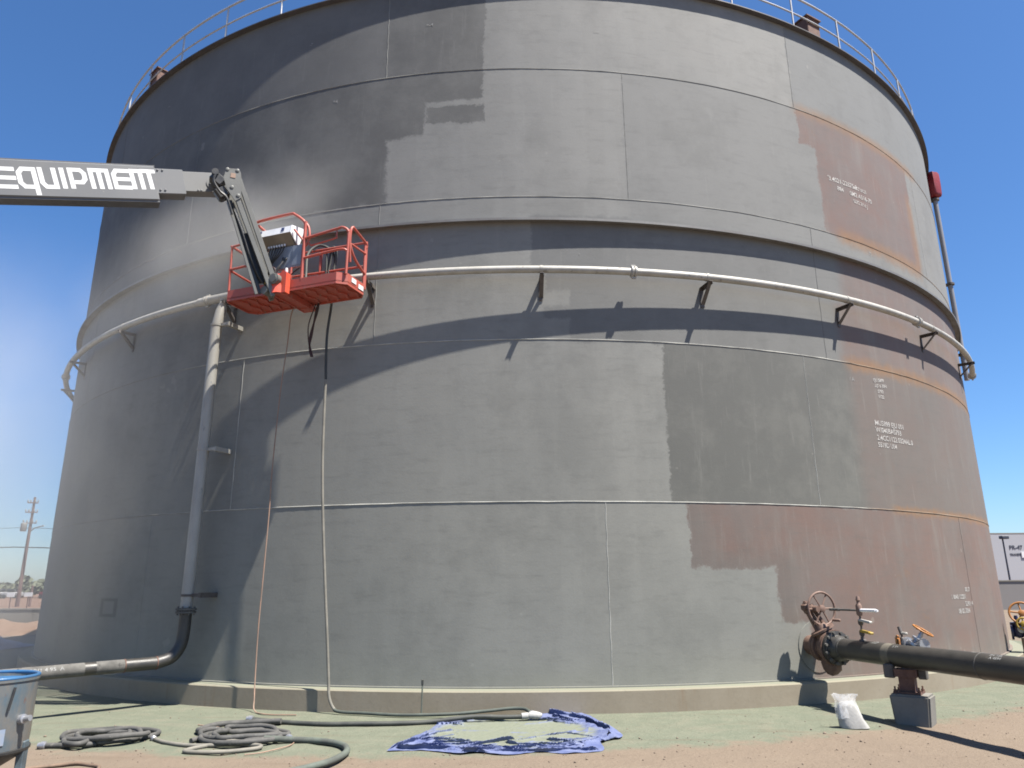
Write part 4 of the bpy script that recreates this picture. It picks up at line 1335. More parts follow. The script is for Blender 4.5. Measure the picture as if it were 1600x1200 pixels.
def handwheel(name, c, axis, Rw, rw, ns, mat, parent, handle=False):
    mb = MB()
    c, axis = Vector(c), Vector(axis).normalized()
    mb.torus(c, axis, Rw, rw, 30, 8)
    u = axis.orthogonal().normalized(); w = axis.cross(u)
    for k in range(ns):
        a = 2 * math.pi * k / ns + 0.3
        d = u * math.cos(a) + w * math.sin(a)
        mb.cylr(c + d * rw, c + d * Rw - axis * 0.01, rw * 0.75, 6)
    mb.lathe(c, axis, [(rw * 3, -rw * 1.5), (rw * 3, rw * 1.5), (rw * 1.6, rw * 2)], 12)
    if handle:
        hd = (IR * 0.72 - Vector((0, 0, 1)) * 0.69).normalized()
        mb.lathe(c + hd * Rw, axis, [(0.016, 0), (0.02, 0.03), (0.02, 0.14), (0.012, 0.15)], 8)
    return mb.build(name, mat, parent, 50)


wc = ip(0.28, -0.045, 1.25)
mb = MB(); mb.cylr(gc + IU * 0.05, wc, 0.018, 8); mb.build("wheel_shaft", M['rustvalve'], gv, 40)
handwheel("handwheel", wc, IU + IR * 0.05, 0.225, 0.0165, 6, M['rustwheel'], gv, True)
# bolted black flange and pipe
mb = MB()
mb.lathe(ip(0.432), IU, [(0.225, 0), (0.225, 0.05), (0.175, 0.06), (0.15, 0.14), (0.136, 0.16)], 28)
mb.build("flange", M['blackpipe'], inlet, 35)
for k in range(12):
    a = 2 * math.pi * (k + .5) / 12
    p = ip(0.47) + IR * (0.205 * math.cos(a)) + Vector((0, 0, 0.205 * math.sin(a)))
    mb = MB(); mb.cylr(p - IU * 0.08, p + IU * 0.045, 0.02, 6); mb.build("bolt", M['greypipe'], inlet, 25)
mb = MB(); mb.cylr(ip(0.55), ip(1.42), 0.135, 28); mb.build("pipe_length", M['blackpipe'], inlet, 60)
mb = MB(); mb.cylr(ip(1.42), ip(1.55), 0.1353, 28); mb.build("bare_band", M['primerband'], inlet, 60)
mb = MB(); mb.cylr(ip(1.55), ip(2.82), 0.135, 28); mb.build("pipe_length", M['blackpipe'], inlet, 60)
mb = MB(); mb.cylr(ip(2.82), ip(5.6), 0.1352, 28); mb.build("pipe_length", M['blackpipe'], inlet, 60)
mb = MB(); mb.torus(ip(2.82), IU, 0.135, 0.006, 28, 6); mb.torus(ip(0.62), IU, 0.136, 0.006, 28, 6)
mb.build("weld_bead", M['greypipe'], inlet, 60)
mb = MB()
for body, sz, s0, ang in (("//D", .085, 1.20, 62), ("5 5+", .05, 1.60, 48), ("A 4894", .05, 2.98, 42), ("7M  15B", .045, 2.96, 62), ("W--", .04, 2.70, 78)):
    vs, fs = text_mesh(body, sz)
    out = []
    for v in vs:
        th = rad(ang) + v.y / 0.135
        out.append(ip(s0 + v.x) + (-IR * math.cos(th) + Vector((0, 0, 1)) * math.sin(th)) * 0.1375)
    mb.add(out, fs)
mb.build("chalk_writing", M['chalk'], inlet, 0)
# small bore trim tree standing on the pipe
mb = MB()
mb.cylr(ip(0.99, 0, 0.86), ip(0.99, 0, 1.36), 0.014, 8)
mb.lathe(ip(0.99, 0, 0.86), (0, 0, 1), [(0.05, 0), (0.045, 0.02), (0.025, 0.03), (0.025, 0.06)], 12)
tr = mb.build("stub_pipe", M['bracket'], inlet, 40)
mb = MB()
mb.lathe(ip(0.99, 0, 1.18), (0, 0, 1), [(0.025, 0), (0.04, 0.02), (0.04, 0.13), (0.028, 0.15), (0.022, 0.16), (0.022, 0.19), (0.03, 0.20), (0.018, 0.25)], 12)
mb.build("relief_valve", M['rustwheel'], tr, 40)
mb = MB(); mb.cylr(ip(0.40, 0, 1.245), ip(0.97, 0, 1.25), 0.014, 8)
mb.cylr(ip(0.40, 0, 1.245), ip(0.60, 0, 1.247), 0.02, 8)
mb.build("bar", M['greypipe'], tr, 40)
mb = MB(); mb.cylr(ip(1.02, 0, 1.25), ip(1.30, 0, 1.255), 0.022, 10); mb.cylr(ip(1.30, 0, 1.255), ip(1.33, 0, 1.255), 0.014, 8)
mb.build("bar", M['alu'], tr, 40)
for z_, m_ in ((1.10, 'galv'), (0.965, 'yellow')):
    mb = MB(); mb.lathe(ip(0.99, 0, z_ - 0.04), (0, 0, 1), [(0.022, 0), (0.034, 0.02), (0.034, 0.06), (0.022, 0.08)], 10)
    bv = mb.build("ball_valve", M['bracket'], tr, 40)
    mb = MB(); mb.box(ip(1.09, -0.01, z_ + 0.015), (0.06, 0.20, 0.03), Matrix.Rotation(IA, 3, 'Z') @ Matrix.Rotation(0.12, 3, 'X'), bev=0.008)
    mb.build("lever", M[m_], bv, 25)

# small gate valve with orange wheel beyond the pipe
sv = empty("small_valve", tuple(ip(1.78, 0.14, 0.86)), label="small silver valve with tilted orange handwheel behind the black pipe", cat="valve")
mb = MB()
ax = Vector((0.45, -0.30, 0.84)).normalized()
c0 = ip(1.78, 0.10, 0.88)
mb.lathe(c0 - ax * 0.05, ax, [(0.06, 0), (0.085, 0.03), (0.085, 0.06), (0.05, 0.065), (0.045, 0.10), (0.07, 0.105), (0.07, 0.13), (0.035, 0.135), (0.025, 0.20), (0.018, 0.24)], 16)
mb.lathe(c0 - IU * 0.14, IU, [(0.075, 0), (0.075, 0.035), (0.045, 0.04), (0.045, 0.25), (0.075, 0.255), (0.075, 0.29)], 16)
mb.cylr(c0, ip(1.78, 0.1, 0.70), 0.05, 12)
mb.build("valve_body", M['chrome'], sv, 35)
handwheel("handwheel", c0 + ax * 0.19, ax, 0.115, 0.011, 5, M['orange'], sv)
ns = empty("needle_valve", tuple(ip(1.60, 0.1, 0.86)), label="tiny brown needle valve with orange wheel left of the silver one", cat="valve")
mb = MB()
mb.cylr(ip(1.60, 0.08, 0.72), ip(1.60, 0.08, 1.02), 0.013, 8)
mb.box(ip(1.60, 0.08, 0.90), (0.045, 0.045, 0.10), bev=0.01)
mb.cylr(ip(1.60, 0.08, 0.98), ip(1.57, 0.08, 1.07), 0.022, 10)
mb.build("valve_body", M['bracket'], ns, 40)
mb = MB(); mb.box(ip(1.68, 0.05, 1.0), (0.03, 0.12, 0.03), Matrix.Rotation(0.6, 3, 'Y'), bev=0.008); mb.build("lever", M['galv'], ns, 25)
handwheel("handwheel", ip(1.52, 0.08, 0.90), IU + IR * 0.6, 0.06, 0.012, 4, M['orange'], ns)

# concrete pier and steel saddle that carry the pipe
py = rad(-38)
PM = Matrix.Rotation(py, 3, 'Z')
pcx = ip(1.66, 0.02, 0)
pier = empty("pipe_support", tuple(pcx), label="squat concrete pier with rusty steel saddle under the black pipe", cat="support")
bm = bmesh.new()
bmesh.ops.create_cube(bm, size=1.0)
for v in bm.verts:
    k = 1.0 if v.co.z > 0 else 0.86
    v.co = Vector((v.co.x * 0.44 * k, v.co.y * 0.36 * (1.0 if v.co.z > 0 else 1.02), -0.05 + (v.co.z + 0.5) * 0.365))
bmesh.ops.bevel(bm, geom=list(bm.edges), offset=0.022, segments=2, affect='EDGES')
bm.verts.index_update()
mb = MB(); mb.add([pcx + PM @ (v.co + Vector((0.03, -0.02, 0))) for v in bm.verts], [[v.index for v in f.verts] for f in bm.faces]); bm.free()
mb.build("pier", M['conc'], pier, 40)
mb = MB(); mb.box(pcx + Vector((0, 0, 0.328)), (0.30, 0.28, 0.02), PM)
for sx in (-1, 1):
    for sy in (-1, 1):
        q = pcx + PM @ Vector((sx * 0.13, sy * 0.11, 0.315)); mb.cylr(q, q + Vector((0, 0, 0.08)), 0.011, 6)
        mb.cylr(q + Vector((0, 0, 0.025)), q + Vector((0, 0, 0.045)), 0.022, 6)
mb.build("base_plate", M['rust'], pier, 25)
mb = MB(); mb.box(pcx + Vector((0, 0, 0.42)), (0.17, 0.16, 0.17), PM); mb.build("pedestal", M['rust'], pier, 25)
mb = MB()
mb.box(pcx + Vector((0, 0, 0.545)), (0.24, 0.20, 0.09), PM)
sdl = mb.build("saddle", M['rust'], pier, 25)
mb = MB(); mb.box(pcx + PM @ Vector((-0.185, -0.02, 0.56)), (0.12, 0.10, 0.16), PM, bev=0.012); mb.build("clip", M['bracket'], sdl, 25)
mb = MB(); mb.box(pcx + PM @ Vector((0.175, 0.02, 0.545)), (0.10, 0.10, 0.13), PM, bev=0.012); mb.build("clip", M['greypipe'], sdl, 25)

# clear topped white sack
SK = Vector((3.80, -13.36, 0))
sack = empty("white_sack", (3.80, -13.36, 0), label="white sack in crumpled clear plastic standing near the concrete pier", cat="sack")
mb = MB()
prof = [(0.185, 0.105, -0.01, 0.02), (0.185, 0.10, 0.04, 0.01), (0.165, 0.09, 0.12, -0.01), (0.15, 0.078, 0.2, -0.03), (0.125, 0.062, 0.28, -0.05), (0.10, 0.045, 0.335, -0.05), (0.06, 0.025, 0.345, -0.05)]
n, vs, fs = 24, [], []
for i, (a_, b_, z_, sh) in enumerate(prof):
    for k in range(n):
        t = 2 * math.pi * k / n
        q = 1 + 0.09 * mnoise.noise(Vector((math.cos(t) * 2, math.sin(t) * 2, z_ * 9)))
        cx, sx_ = math.cos(t), math.sin(t)
        ex = 0.8
        px = math.copysign(abs(cx) ** ex, cx) * a_ * q; pyy = math.copysign(abs(sx_) ** ex, sx_) * b_ * q
        if i < 3 and px > 0: px *= 1.15 - 0.05 * i
        vs.append(Vector((3.80 + sh + px, -13.36 + pyy - px * 0.05, max(0.004, z_) + (0.02 * mnoise.noise(Vector((px * 12, pyy * 12, i))) if i > 0 else 0))))
for i in range(len(prof) - 1):
    for k in range(n): fs.append((i * n + k, i * n + (k + 1) % n, (i + 1) * n + (k + 1) % n, (i + 1) * n + k))
fs.append(tuple(reversed(range(n)))); fs.append(tuple(range((len(prof) - 1) * n, len(prof) * n)))
mb.add([SK + (v - SK) * 0.82 + Vector((0.05, 0.02, 0)) for v in vs], fs); mb.build("filled_bag", M['bagwhite'], sack, 60)
mb = MB()
prof = [(0.165, 0.085, 0.13, -0.02), (0.145, 0.06, 0.28, -0.05), (0.13, 0.04, 0.35, -0.06), (0.17, 0.03, 0.42, -0.06), (0.185, 0.03, 0.445, -0.06)]
vs, fs = [], []
for i, (a_, b_, z_, sh) in enumerate(prof):
    for k in range(n):
        t = 2 * math.pi * k / n
        q = 1.06 + 0.28 * mnoise.noise(Vector((math.cos(t) * 2.5, math.sin(t) * 2.5, z_ * 12 + 4)))
        vs.append(Vector((3.80 + sh + math.cos(t) * a_ * q, -13.36 + math.sin(t) * b_ * q, z_ + 0.03 * mnoise.noise(Vector((t * 2, i, 2))))))
for i in range(len(prof) - 1):
    for k in range(n): fs.append((i * n + k, i * n + (k + 1) % n, (i + 1) * n + (k + 1) % n, (i + 1) * n + k))
mb.add([SK + (v - SK) * 0.82 + Vector((0.05, 0.02, 0)) for v in vs], fs); mb.build("clear_liner", M['clear'], sack, 60)

# second valve group at the right edge
rv = empty("side_valve", (9.8, -7.5, 0), label="dark blue valve with orange handwheels on a tan pipe by the tank's right edge", cat="valve")
cdir = Vector((-0.54, -0.84, 0)).normalized()
rdir = Vector((0.84, -0.54, 0)).normalized()
vc = Vector((9.78, -7.45, 0.66))
mb = MB()
mb.lathe(vc - rdir * 0.12, rdir, [(0.16, 0), (0.16, 0.04), (0.10, 0.045), (0.13, 0.12), (0.10, 0.2), (0.16, 0.205), (0.16, 0.245)], 20)
mb.lathe(vc, (0, 0, 1), [(0.09, 0), (0.09, 0.14), (0.12, 0.145), (0.12, 0.17), (0.05, 0.175), (0.03, 0.30)], 16)
mb.build("valve_body", M['valveblue'], rv, 35)
mb = MB(); mb.cylr(vc + rdir * 0.12 - Vector((0, 0, .02)), vc + rdir * 1.4 - Vector((0, 0, .02)), 0.13, 20); mb.build("olive_pipe", M['olive'], rv, 60)
mb = MB(); mb.lathe(vc + rdir * 0.06 + cdir * 0.1 + Vector((0, 0, .05)), cdir, [(0.07, 0), (0.07, 0.05), (0.03, 0.06), (0.03, 0.1)], 14)
mb.lathe(vc + rdir * 0.16 + cdir * 0.1 + Vector((0, 0, .08)), Vector((0, 0, 1)), [(0.05, 0), (0.05, 0.05), (0.025, 0.06), (0.025, 0.1)], 14)
mb.build("fitting", M['chrome'], rv, 35)
mb = MB(); mb.cylr(vc + rdir * 0.10 - Vector((0, 0, 0.12)), vc + rdir * 0.10 - Vector((0, 0, 0.66)), 0.075, 16); mb.build("tan_leg", M['tanpipe'], rv, 60)
handwheel("handwheel", Vector((9.80, -7.62, 1.01)), cdir + Vector((0, 0, .3)), 0.205, 0.02, 5, M['orange'], rv)
handwheel("handwheel", Vector((9.76, -7.68, 0.815)), cdir + Vector((0, 0, .2)), 0.11, 0.017, 5, M['yellow'], rv)

# gauge post in front of the ring wall
gp = empty("earth_rod", (-1.27, -12.40, 0), label="thin green rod leaning on the concrete ring wall near the tarp", cat="rod")
mb = MB(); mb.cylr((-1.27, -12.41, -0.05), (-1.27, -12.36, 0.42), 0.010, 6); mb.build("rod", M['hosegreen'], gp, 60)
mb = MB(); mb.box((-1.27, -12.365, 0.40), (0.03, 0.03, 0.07), bev=0.006); mb.build("clamp", M['hosedark'], gp, 25)

# ------------------------------------------------------------------ tarp
def build_tarp():
    out = [(-1.36, -14.44), (-1.30, -14.1), (-1.18, -13.75), (-1.06, -13.4), (-0.98, -12.95), (-0.78, -12.66), (-0.3, -12.62), (0.1, -12.5), (0.36, -12.14), (0.55, -12.2), (0.78, -12.26), (0.92, -12.62), (1.02, -13.1), (1.14, -13.65), (1.08, -13.9), (0.88, -14.12),
           (0.82, -14.5), (0.45, -14.62), (0.2, -14.52), (-0.1, -14.63), (-0.45, -14.5), (-0.62, -14.55), (-0.95, -14.44)]
    P = spline([Vector((x, y, 0)) for x, y in out + [out[0]]], 18)[:-1]
    N = len(P)
    c = Vector((-0.1, -13.5, 0))
    m = 104
    rs = random.Random(21)
    folds = [((-1.30, -14.30), (-1.05, -13.75), .10, .07), ((-1.2, -14.35), (-0.6, -14.38), .085, .055), ((-0.72, -14.42), (-0.1, -13.95), .085, .05), ((-0.55, -14.48), (0.1, -14.30), .08, .05), ((-0.1, -14.15), (0.35, -14.30), .055, .045),
             ((0.05, -14.52), (0.75, -14.46), .085, .05), ((0.0, -13.95), (0.62, -13.55), .05, .035), ((0.35, -14.1), (0.8, -13.85), .04, .04), ((0.55, -13.62), (0.85, -13.85), .035, .025), ((0.72, -12.5), (1.06, -13.4), .11, .06),
             ((1.07, -13.4), (1.05, -13.85), .09, .05), ((1.05, -13.92), (0.7, -14.3), .08, .06), ((0.42, -12.3), (0.75, -12.55), .13, .10), ((0.45, -12.55), (0.62, -12.85), .09, .06), ((0.4, -12.95), (0.05, -13.1), .03, .03),
             ((-0.95, -13.2), (-0.55, -12.75), .05, .05), ((-0.75, -12.75), (-0.25, -12.70), .05, .05), ((-1.1, -13.7), (-0.8, -13.45), .045, .05), ((-1.0, -14.0), (-0.75, -13.7), .04, .04), ((-0.85, -14.2), (-0.4, -14.1), .045, .035)]
    for k in range(44):
        a = rs.uniform(0, 6.28); r_ = rs.uniform(.78, 1.0)
        q = c + Vector((math.cos(a) * 1.1 * r_, math.sin(a) * 1.0 * r_, 0)); th = rs.uniform(-.5, .5) + (0 if abs(math.sin(a)) > .5 else 1.2)
        l = rs.uniform(.08, .28)
        folds.append(((q.x - math.cos(th) * l, q.y - math.sin(th) * l), (q.x + math.cos(th) * l, q.y + math.sin(th) * l), rs.uniform(.025, .07), rs.uniform(.025, .045)))
    vs, fs = [], []
    for j in range(m + 1):
        s_ = (j / m) ** 0.7
        for i, p in enumerate(P):
            q = c.lerp(p, s_)
            wx = 0.035 * mnoise.noise(Vector((q.x * 3, q.y * 3, 3))); wy = 0.045 * mnoise.noise(Vector((q.x * 3, q.y * 3, 9)))
            z = 0.0
            shx = shy = 0.0
            for (a, b, h, w_) in folds:
                ax, ay, bx, by = a[0], a[1], b[0], b[1]
                dx, dy = bx - ax, by - ay
                px, py_ = q.x + wx - ax, q.y + wy - ay
                t = max(0, min(1, (px * dx + py_ * dy) / (dx * dx + dy * dy)))
                ex, ey = px - dx * t, py_ - dy * t
                d = math.hypot(ex, ey)
                if d > 3 * w_: continue
                side = 1 if (dx * ey - dy * ex) > 0 else -1
                ww = w_ * (0.9 if side > 0 else 0.26)
                zz_ = (h * math.exp(-(d / ww) ** 1.3) * (0.75 + 0.5 * mnoise.noise(Vector((q.x * 5, q.y * 5, h * 90)))))
                if zz_ > z:
                    z = zz_
                    L_ = math.hypot(dx, dy)
                    shx, shy = dy / L_, -dx / L_
            rid = 1 - abs(mnoise.noise(Vector((q.x * 7, q.y * 9, 2.0))))
            q.x += shx * z * 0.75; q.y += shy * z * 0.75
            z = z * 0.62
            rid2 = 1 - abs(mnoise.noise(Vector((q.x * 13 + 5, q.y * 17, 6.0))))
            z += (0.014 * max(0, rid - .7) / .3 + 0.013 * max(0, rid2 - .62) / .38) * (0.2 + 9 * min(z, .05)) + 0.003 * mnoise.noise(Vector((q.x * 20, q.y * 20, 4)))
            if j == m: z *= 0.35
            q.z = max(0.004, 0.006 + z) + max(0, ground_h(q.x, q.y))
            vs.append(q)
    for j in range(m):
        for i in range(N):
            k = (i + 1) % N
            if j == 0: fs.append((j * N + i, (j + 1) * N + i, (j + 1) * N + k))
            else: fs.append((j * N + i, (j + 1) * N + i, (j + 1) * N + k, j * N + k))
    mb = MB()
    mb.add(vs, fs)
    o = mb.build("blue_tarp", M['tarp'], None, 60, loc=(-0.1, -13.5, 0))
    tag(o, label="crumpled blue plastic tarp covered in green dust on the ground", cat="tarp")


build_tarp()

# ------------------------------------------------------------------ hoses on the ground
def hose(name, pts, r, mat, label, cat="hose", per=8, end=None):
    P = []
    for p in pts:
        z = p[2] if len(p) > 2 else r * 0.95
        P.append(Vector((p[0], p[1], z + max(-0.004, ground_h(p[0], p[1])))))
    S_ = spline(P, per)
    root = empty(name, tuple(P[0]), label=label, cat=cat)
    mb = MB(); mb.tube(S_, r, 9); mb.build("hose_line", mat, root, 60)
    for e in (end or ()):
        a, b = (S_[0], S_[1]) if e == 0 else (S_[-1], S_[-2])
        d = (a - b).normalized()
        mb = MB(); mb.lathe(a - d * 0.015, d, [(r * 1.05, 0), (r * 1.5, 0.01), (r * 1.5, 0.05), (r * 1.1, 0.055), (r * 1.1, 0.08)], 10); mb.build("coupling", M['chrome'], root, 40)
    return root


def coil(cx, cy, rx, ry, turns, r, seed, a0=0.0, lift_=0.34, tilt=0.0):
    rs = random.Random(seed)
    pts = []
    n = int(turns * 14)
    for i in range(n):
        a = a0 + 2 * math.pi * i / 14
        lvl = i // 14
        k = 1 + 0.22 * math.sin(lvl * 2.4 + a * 0.5) + rs.uniform(-0.05, 0.05)
        ox, oy = 0.11 * math.sin(lvl * 1.9 + 1), 0.10 * math.cos(lvl * 2.7)
        z = r * (0.95 + lift_ * 1.7 * i / 14 * (0.6 + 0.4 * math.sin(a * 1.5) ** 2))
        x, y = rx * k * math.cos(a) + ox, ry * k * math.sin(a) + oy
        pts.append((cx + x * math.cos(tilt) - y * math.sin(tilt), cy + x * math.sin(tilt) + y * math.cos(tilt), z))
    return pts


p = [(-5.02, -14.18), (-4.6, -14.14)] + coil(-4.55, -13.80, 0.37, 0.29, 4.3, 0.030, 3, a0=-1.4, tilt=0.05)
hose("coiled_hose", p, 0.027, M['hose'], "dark grey hose coiled flat on the green ground at left", end=(0,))
p = [(-4.02, -13.85), (-3.85, -14.0), (-3.6, -14.15), (-3.35, -14.2), (-3.05, -14.15), (-2.75, -14.2), (-2.72, -14.35), (-3.0, -14.5), (-3.3, -14.52), (-3.42, -14.42), (-3.25, -14.15), (-2.95, -13.98, 0.05)]
hose("whip_hose", p, 0.021, M['hoselight'], "pale thin hose joining the two grey hose coils", end=(0,))
p = [(-3.55, -14.0)] + coil(-3.07, -13.78, 0.38, 0.27, 3.4, 0.030, 9, a0=2.6, tilt=-0.10) + [(-2.62, -13.86, 0.06), (-2.52, -13.92, 0.04)]
hose("coiled_hose", p, 0.027, M['hose'], "thick grey hose in a loose tangle of loops at centre left", end=(1,))
p = [(-3.60, -13.6, 0.05), (-3.72, -13.4), (-3.62, -13.1), (-3.3, -12.95), (-2.9, -12.98, 0.05)]
hose("hose_piece", p, 0.032, M['hose'], "short curved grey hose behind the tangled hose coil")
p = [(-3.30, -12.86, 0.05), (-2.9, -12.92), (-2.4, -13.06), (-2.0, -13.08), (-1.5, -13.05), (-1.1, -12.98), (-0.6, -12.9, 0.07), (-0.2, -12.86, 0.06), (0.05, -12.84, 0.06)]
h = hose("supply_hose", p, 0.028, M['hosedark'], "dark straight hose lying from the coil onto the blue tarp", end=(0,))
mb = MB(); mb.add(*ico(Vector((0.17, -12.82, 0.07)), (0.10, 0.045, 0.045), 2, 2)); mb.cylr((0.02, -12.84, 0.06), (0.10, -12.83, 0.065), 0.038, 10)
mb.build("wrapped_end", M['bagwhite'], h, 60)
p = [(-2.75, -14.02, 0.05), (-2.4, -14.03), (-2.1, -14.1), (-1.85, -14.28), (-1.74, -14.55), (-1.76, -14.85), (-1.86, -15.1), (-2.1, -15.4), (-2.5, -15.7), (-3.0, -15.95)]
hose("curved_hose", p, 0.033, M['hosegreen'], "green dusted hose curving out of the tangle toward the front")
p = [(-3.9, -15.35), (-3.75, -15.22), (-3.62, -15.2), (-3.5, -15.27), (-3.42, -15.42), (-3.40, -15.5)]
hose("short_hose", [(-4.6, -15.2), (-4.35, -15.05), (-4.2, -15.0), (-4.05, -15.04), (-3.92, -15.12), (-3.84, -15.28)], 0.017, M['brownhose'], "short brown hose end on the dirt beside the blast pot")
def cord(pts, label, r=0.006):
    P = spline([Vector((x, y, 0.010 + max(0, ground_h(x, y)))) for x, y in pts], 8)
    mb = MB(); mb.tube(P, r, 5)
    o = mb.build("loose_cord", M['cordorange'], None, 60, loc=tuple(P[0]))
    tag(o, label=label, cat="cord")
cord([(-3.9, -13.0), (-3.6, -13.15), (-3.45, -13.3), (-3.1, -13.35), (-2.9, -13.3)], "faint orange cord on green dust behind the tangled hose")
cord([(-2.45, -13.9), (-2.42, -14.2), (-2.6, -14.5), (-2.75, -14.6)], "short pink cord on bare dirt in front of the tangled hose")
# cords wrapped round the supply hose
for i, (x, y) in enumerate(((-1.95, -13.08), (-1.72, -13.065))):
    pass

# ------------------------------------------------------------------ blast pot in the left foreground
pot = empty("blast_pot", (-4.03, -16.67, 0), label="worn blue and brown steel blast pot on legs at the left front", cat="blast pot")
PC = Vector((-4.03, -16.67, -0.03))
mb = MB()
pr = [(0.325, 0.50), (0.332, 0.60), (0.332, 0.985), (0.340, 0.99), (0.340, 1.02), (0.318, 1.02), (0.318, 0.96), (0.30, 0.93)]
n, vs, fs = 40, [], []
for (r_, z_) in pr:
    for k in range(n):
        a = 2 * math.pi * k / n
        vs.append(PC + Vector((r_ * math.cos(a), r_ * math.sin(a), z_)))
for i in range(len(pr) - 1):
    for k in range(n): fs.append((i * n + k, i * n + (k + 1) % n, (i + 1) * n + (k + 1) % n, (i + 1) * n + k))
mb.add(vs, fs)
mb.build("vessel", M['pot'], pot, 40)
mb = MB(); mb.lathe(PC + Vector((0, 0, 0.90)), (0, 0, 1), [(0.317, 0.0), (0.317, 0.085), (0.02, 0.03)], 40); mb.build("concave_head", M['potblue'], pot, 40)
mb = MB(); mb.torus(PC + Vector((0, 0, 1.015)), (0, 0, 1), 0.329, 0.014, 40, 8); mb.build("top_rim", M['potblue'], pot, 60)
mb = MB(); mb.lathe(PC + Vector((0, 0, 0.28)), (0, 0, 1), [(0.06, 0), (0.08, 0.05), (0.327, 0.20), (0.345, 0.22), (0.345, 0.235), (0.325, 0.24)], 40); mb.build("cone", M['dark'], pot, 40)
for k in range(4):
    a = rad(12 + 90 * k)
    d = Vector((math.cos(a), math.sin(a), 0))
    mb = MB(); mb.box(PC + d * 0.315 + Vector((0, 0, 0.26)), (0.05, 0.085, 0.60), Matrix.Rotation(a, 3, 'Z'), bev=0.006)
    mb.box(PC + d * 0.315 + Vector((0, 0, 0.008)), (0.11, 0.12, 0.016), Matrix.Rotation(a, 3, 'Z'))
    mb.build("leg", M['potleg'], pot, 25)
def onpot(ang, z_, off=0.003): 
    return PC + Vector(((0.332 + off) * math.cos(ang), (0.332 + off) * math.sin(ang), z_))
mb = MB()
a0, a1 = rad(-50), rad(-27)
mb.add([onpot(a0 + (a1 - a0) * i / 6, z_) for z_ in (0.565, 0.675) for i in range(7)], [(i, i + 1, i + 8, i + 7) for i in range(6)])
mb.build("label", M['sticker'], pot, 60)
mb = MB()
a = rad(-8)
mb.lathe(onpot(a, 0.72, -0.02), Vector((math.cos(a), math.sin(a), 0.15)), [(0.035, 0), (0.035, 0.05), (0.022, 0.055), (0.022, 0.10)], 12)
mb.build("side_fitting", M['chrome'], pot, 40)
mb = MB(); a = rad(-24)
mb.tube([onpot(a, 0.955, 0.01), onpot(a - 0.03, 0.90, 0.012), onpot(a - 0.08, 0.80, 0.012)], 0.010, 6); mb.build("handle", M['dark'], pot, 60)

# ------------------------------------------------------------------ far left: mound, wall, pole, field, trees
mb = MB()
n, m_ = 60, 14
vs, fs = [], []
for j in range(m_):
    for i in range(n):
        x = -34 + 20 * i / (n - 1); y = 3.5 + 5.0 * j / (m_ - 1)
        e = math.sin(math.pi * j / (m_ - 1)) * min(1, (n - 1 - i) / 10) * min(1, i / 4)
        z = -0.1 + e * (0.52 + 0.30 * mnoise.noise(Vector((x * 0.5, y * 0.6, 2))) + 0.16 * mnoise.noise(Vector((x * 1.6, y * 1.6, 4))) + 0.08 * mnoise.noise(Vector((x * 4, y * 4, 6))))
        vs.append((x, y, z))
for j in range(m_ - 1):
    for i in range(n - 1): fs.append((j * n + i, j * n + i + 1, (j + 1) * n + i + 1, (j + 1) * n + i))
mb.add(vs, fs); mb.build("dirt_mound", M['dirtmound'], None, 60, kind='structure')

lw = empty("block_wall", (-24, 10.2, 0), label="low pale block wall beyond the dirt mound at far left", cat="wall")
for i in range(12):
    mb = MB(); mb.box((-40 + i * 2.0, 10.2, 0.30), (1.985, 0.2, 0.72), bev=0.01); mb.build("wall_panel", M['block'], lw, 25)
mb = MB(); mb.box((-29, 10.2, 0.69), (24, 0.26, 0.06)); mb.build("coping", M['block'], lw, 25)

pole_top, pole_bot = Vector((-41.4, 39.6, 9.0)), Vector((-41.4, 39.6, -0.8))
upole = empty("utility_pole", tuple(pole_bot + Vector((0, 0, .8))), label="leaning wooden utility pole with crossarms left of the tank", cat="utility pole")
mb = MB(); mb.tube([pole_bot, pole_top], 0.17, 12, r1=0.09); mb.build("mast", M['wood'], upole, 60)
for z_, l_ in ((8.5, 0.8), (7.7, 0.9), (6.8, 1.0)):
    mb = MB(); mb.box((-41.4, 39.45, z_), (l_, 0.08, 0.09), Matrix.Rotation(rad(20), 3, 'Z')); ca = mb.build("crossarm", M['wood'], upole, 25)
    for s_ in (-1, -.45, .45, 1):
        mb = MB(); q = Vector((-41.4, 39.45, z_ + .06)) + Matrix.Rotation(rad(20), 3, 'Z') @ Vector((s_ * l_ * .47, 0, 0))
        mb.lathe(q, (0, 0, 1), [(0.03, 0), (0.07, 0.05), (0.05, 0.1), (0.06, 0.16), (0.02, 0.2)], 8); mb.build("insulator", M['ins'], ca, 40)
mb = MB(); mb.tube([(-41.3, 39.4, 6.0), (-40.6, 39.0, 6.35), (-39.6, 38.6, 6.5)], 0.05, 6); mb.build("light_arm", M['ins'], upole, 60)
mb = MB(); mb.lathe((-41.75, 39.3, 6.1), (0, 0, 1), [(0.2, 0), (0.24, .05), (0.24, .65), (0.1, .72)], 12); mb.build("transformer", M['ins'], upole, 40)
mb = MB(); mb.cylr((-40.5, 39.8, -0.6), (-40.5, 39.8, 1.7), 0.09, 10); mb.build("stub_post", M['wood'], upole, 60)
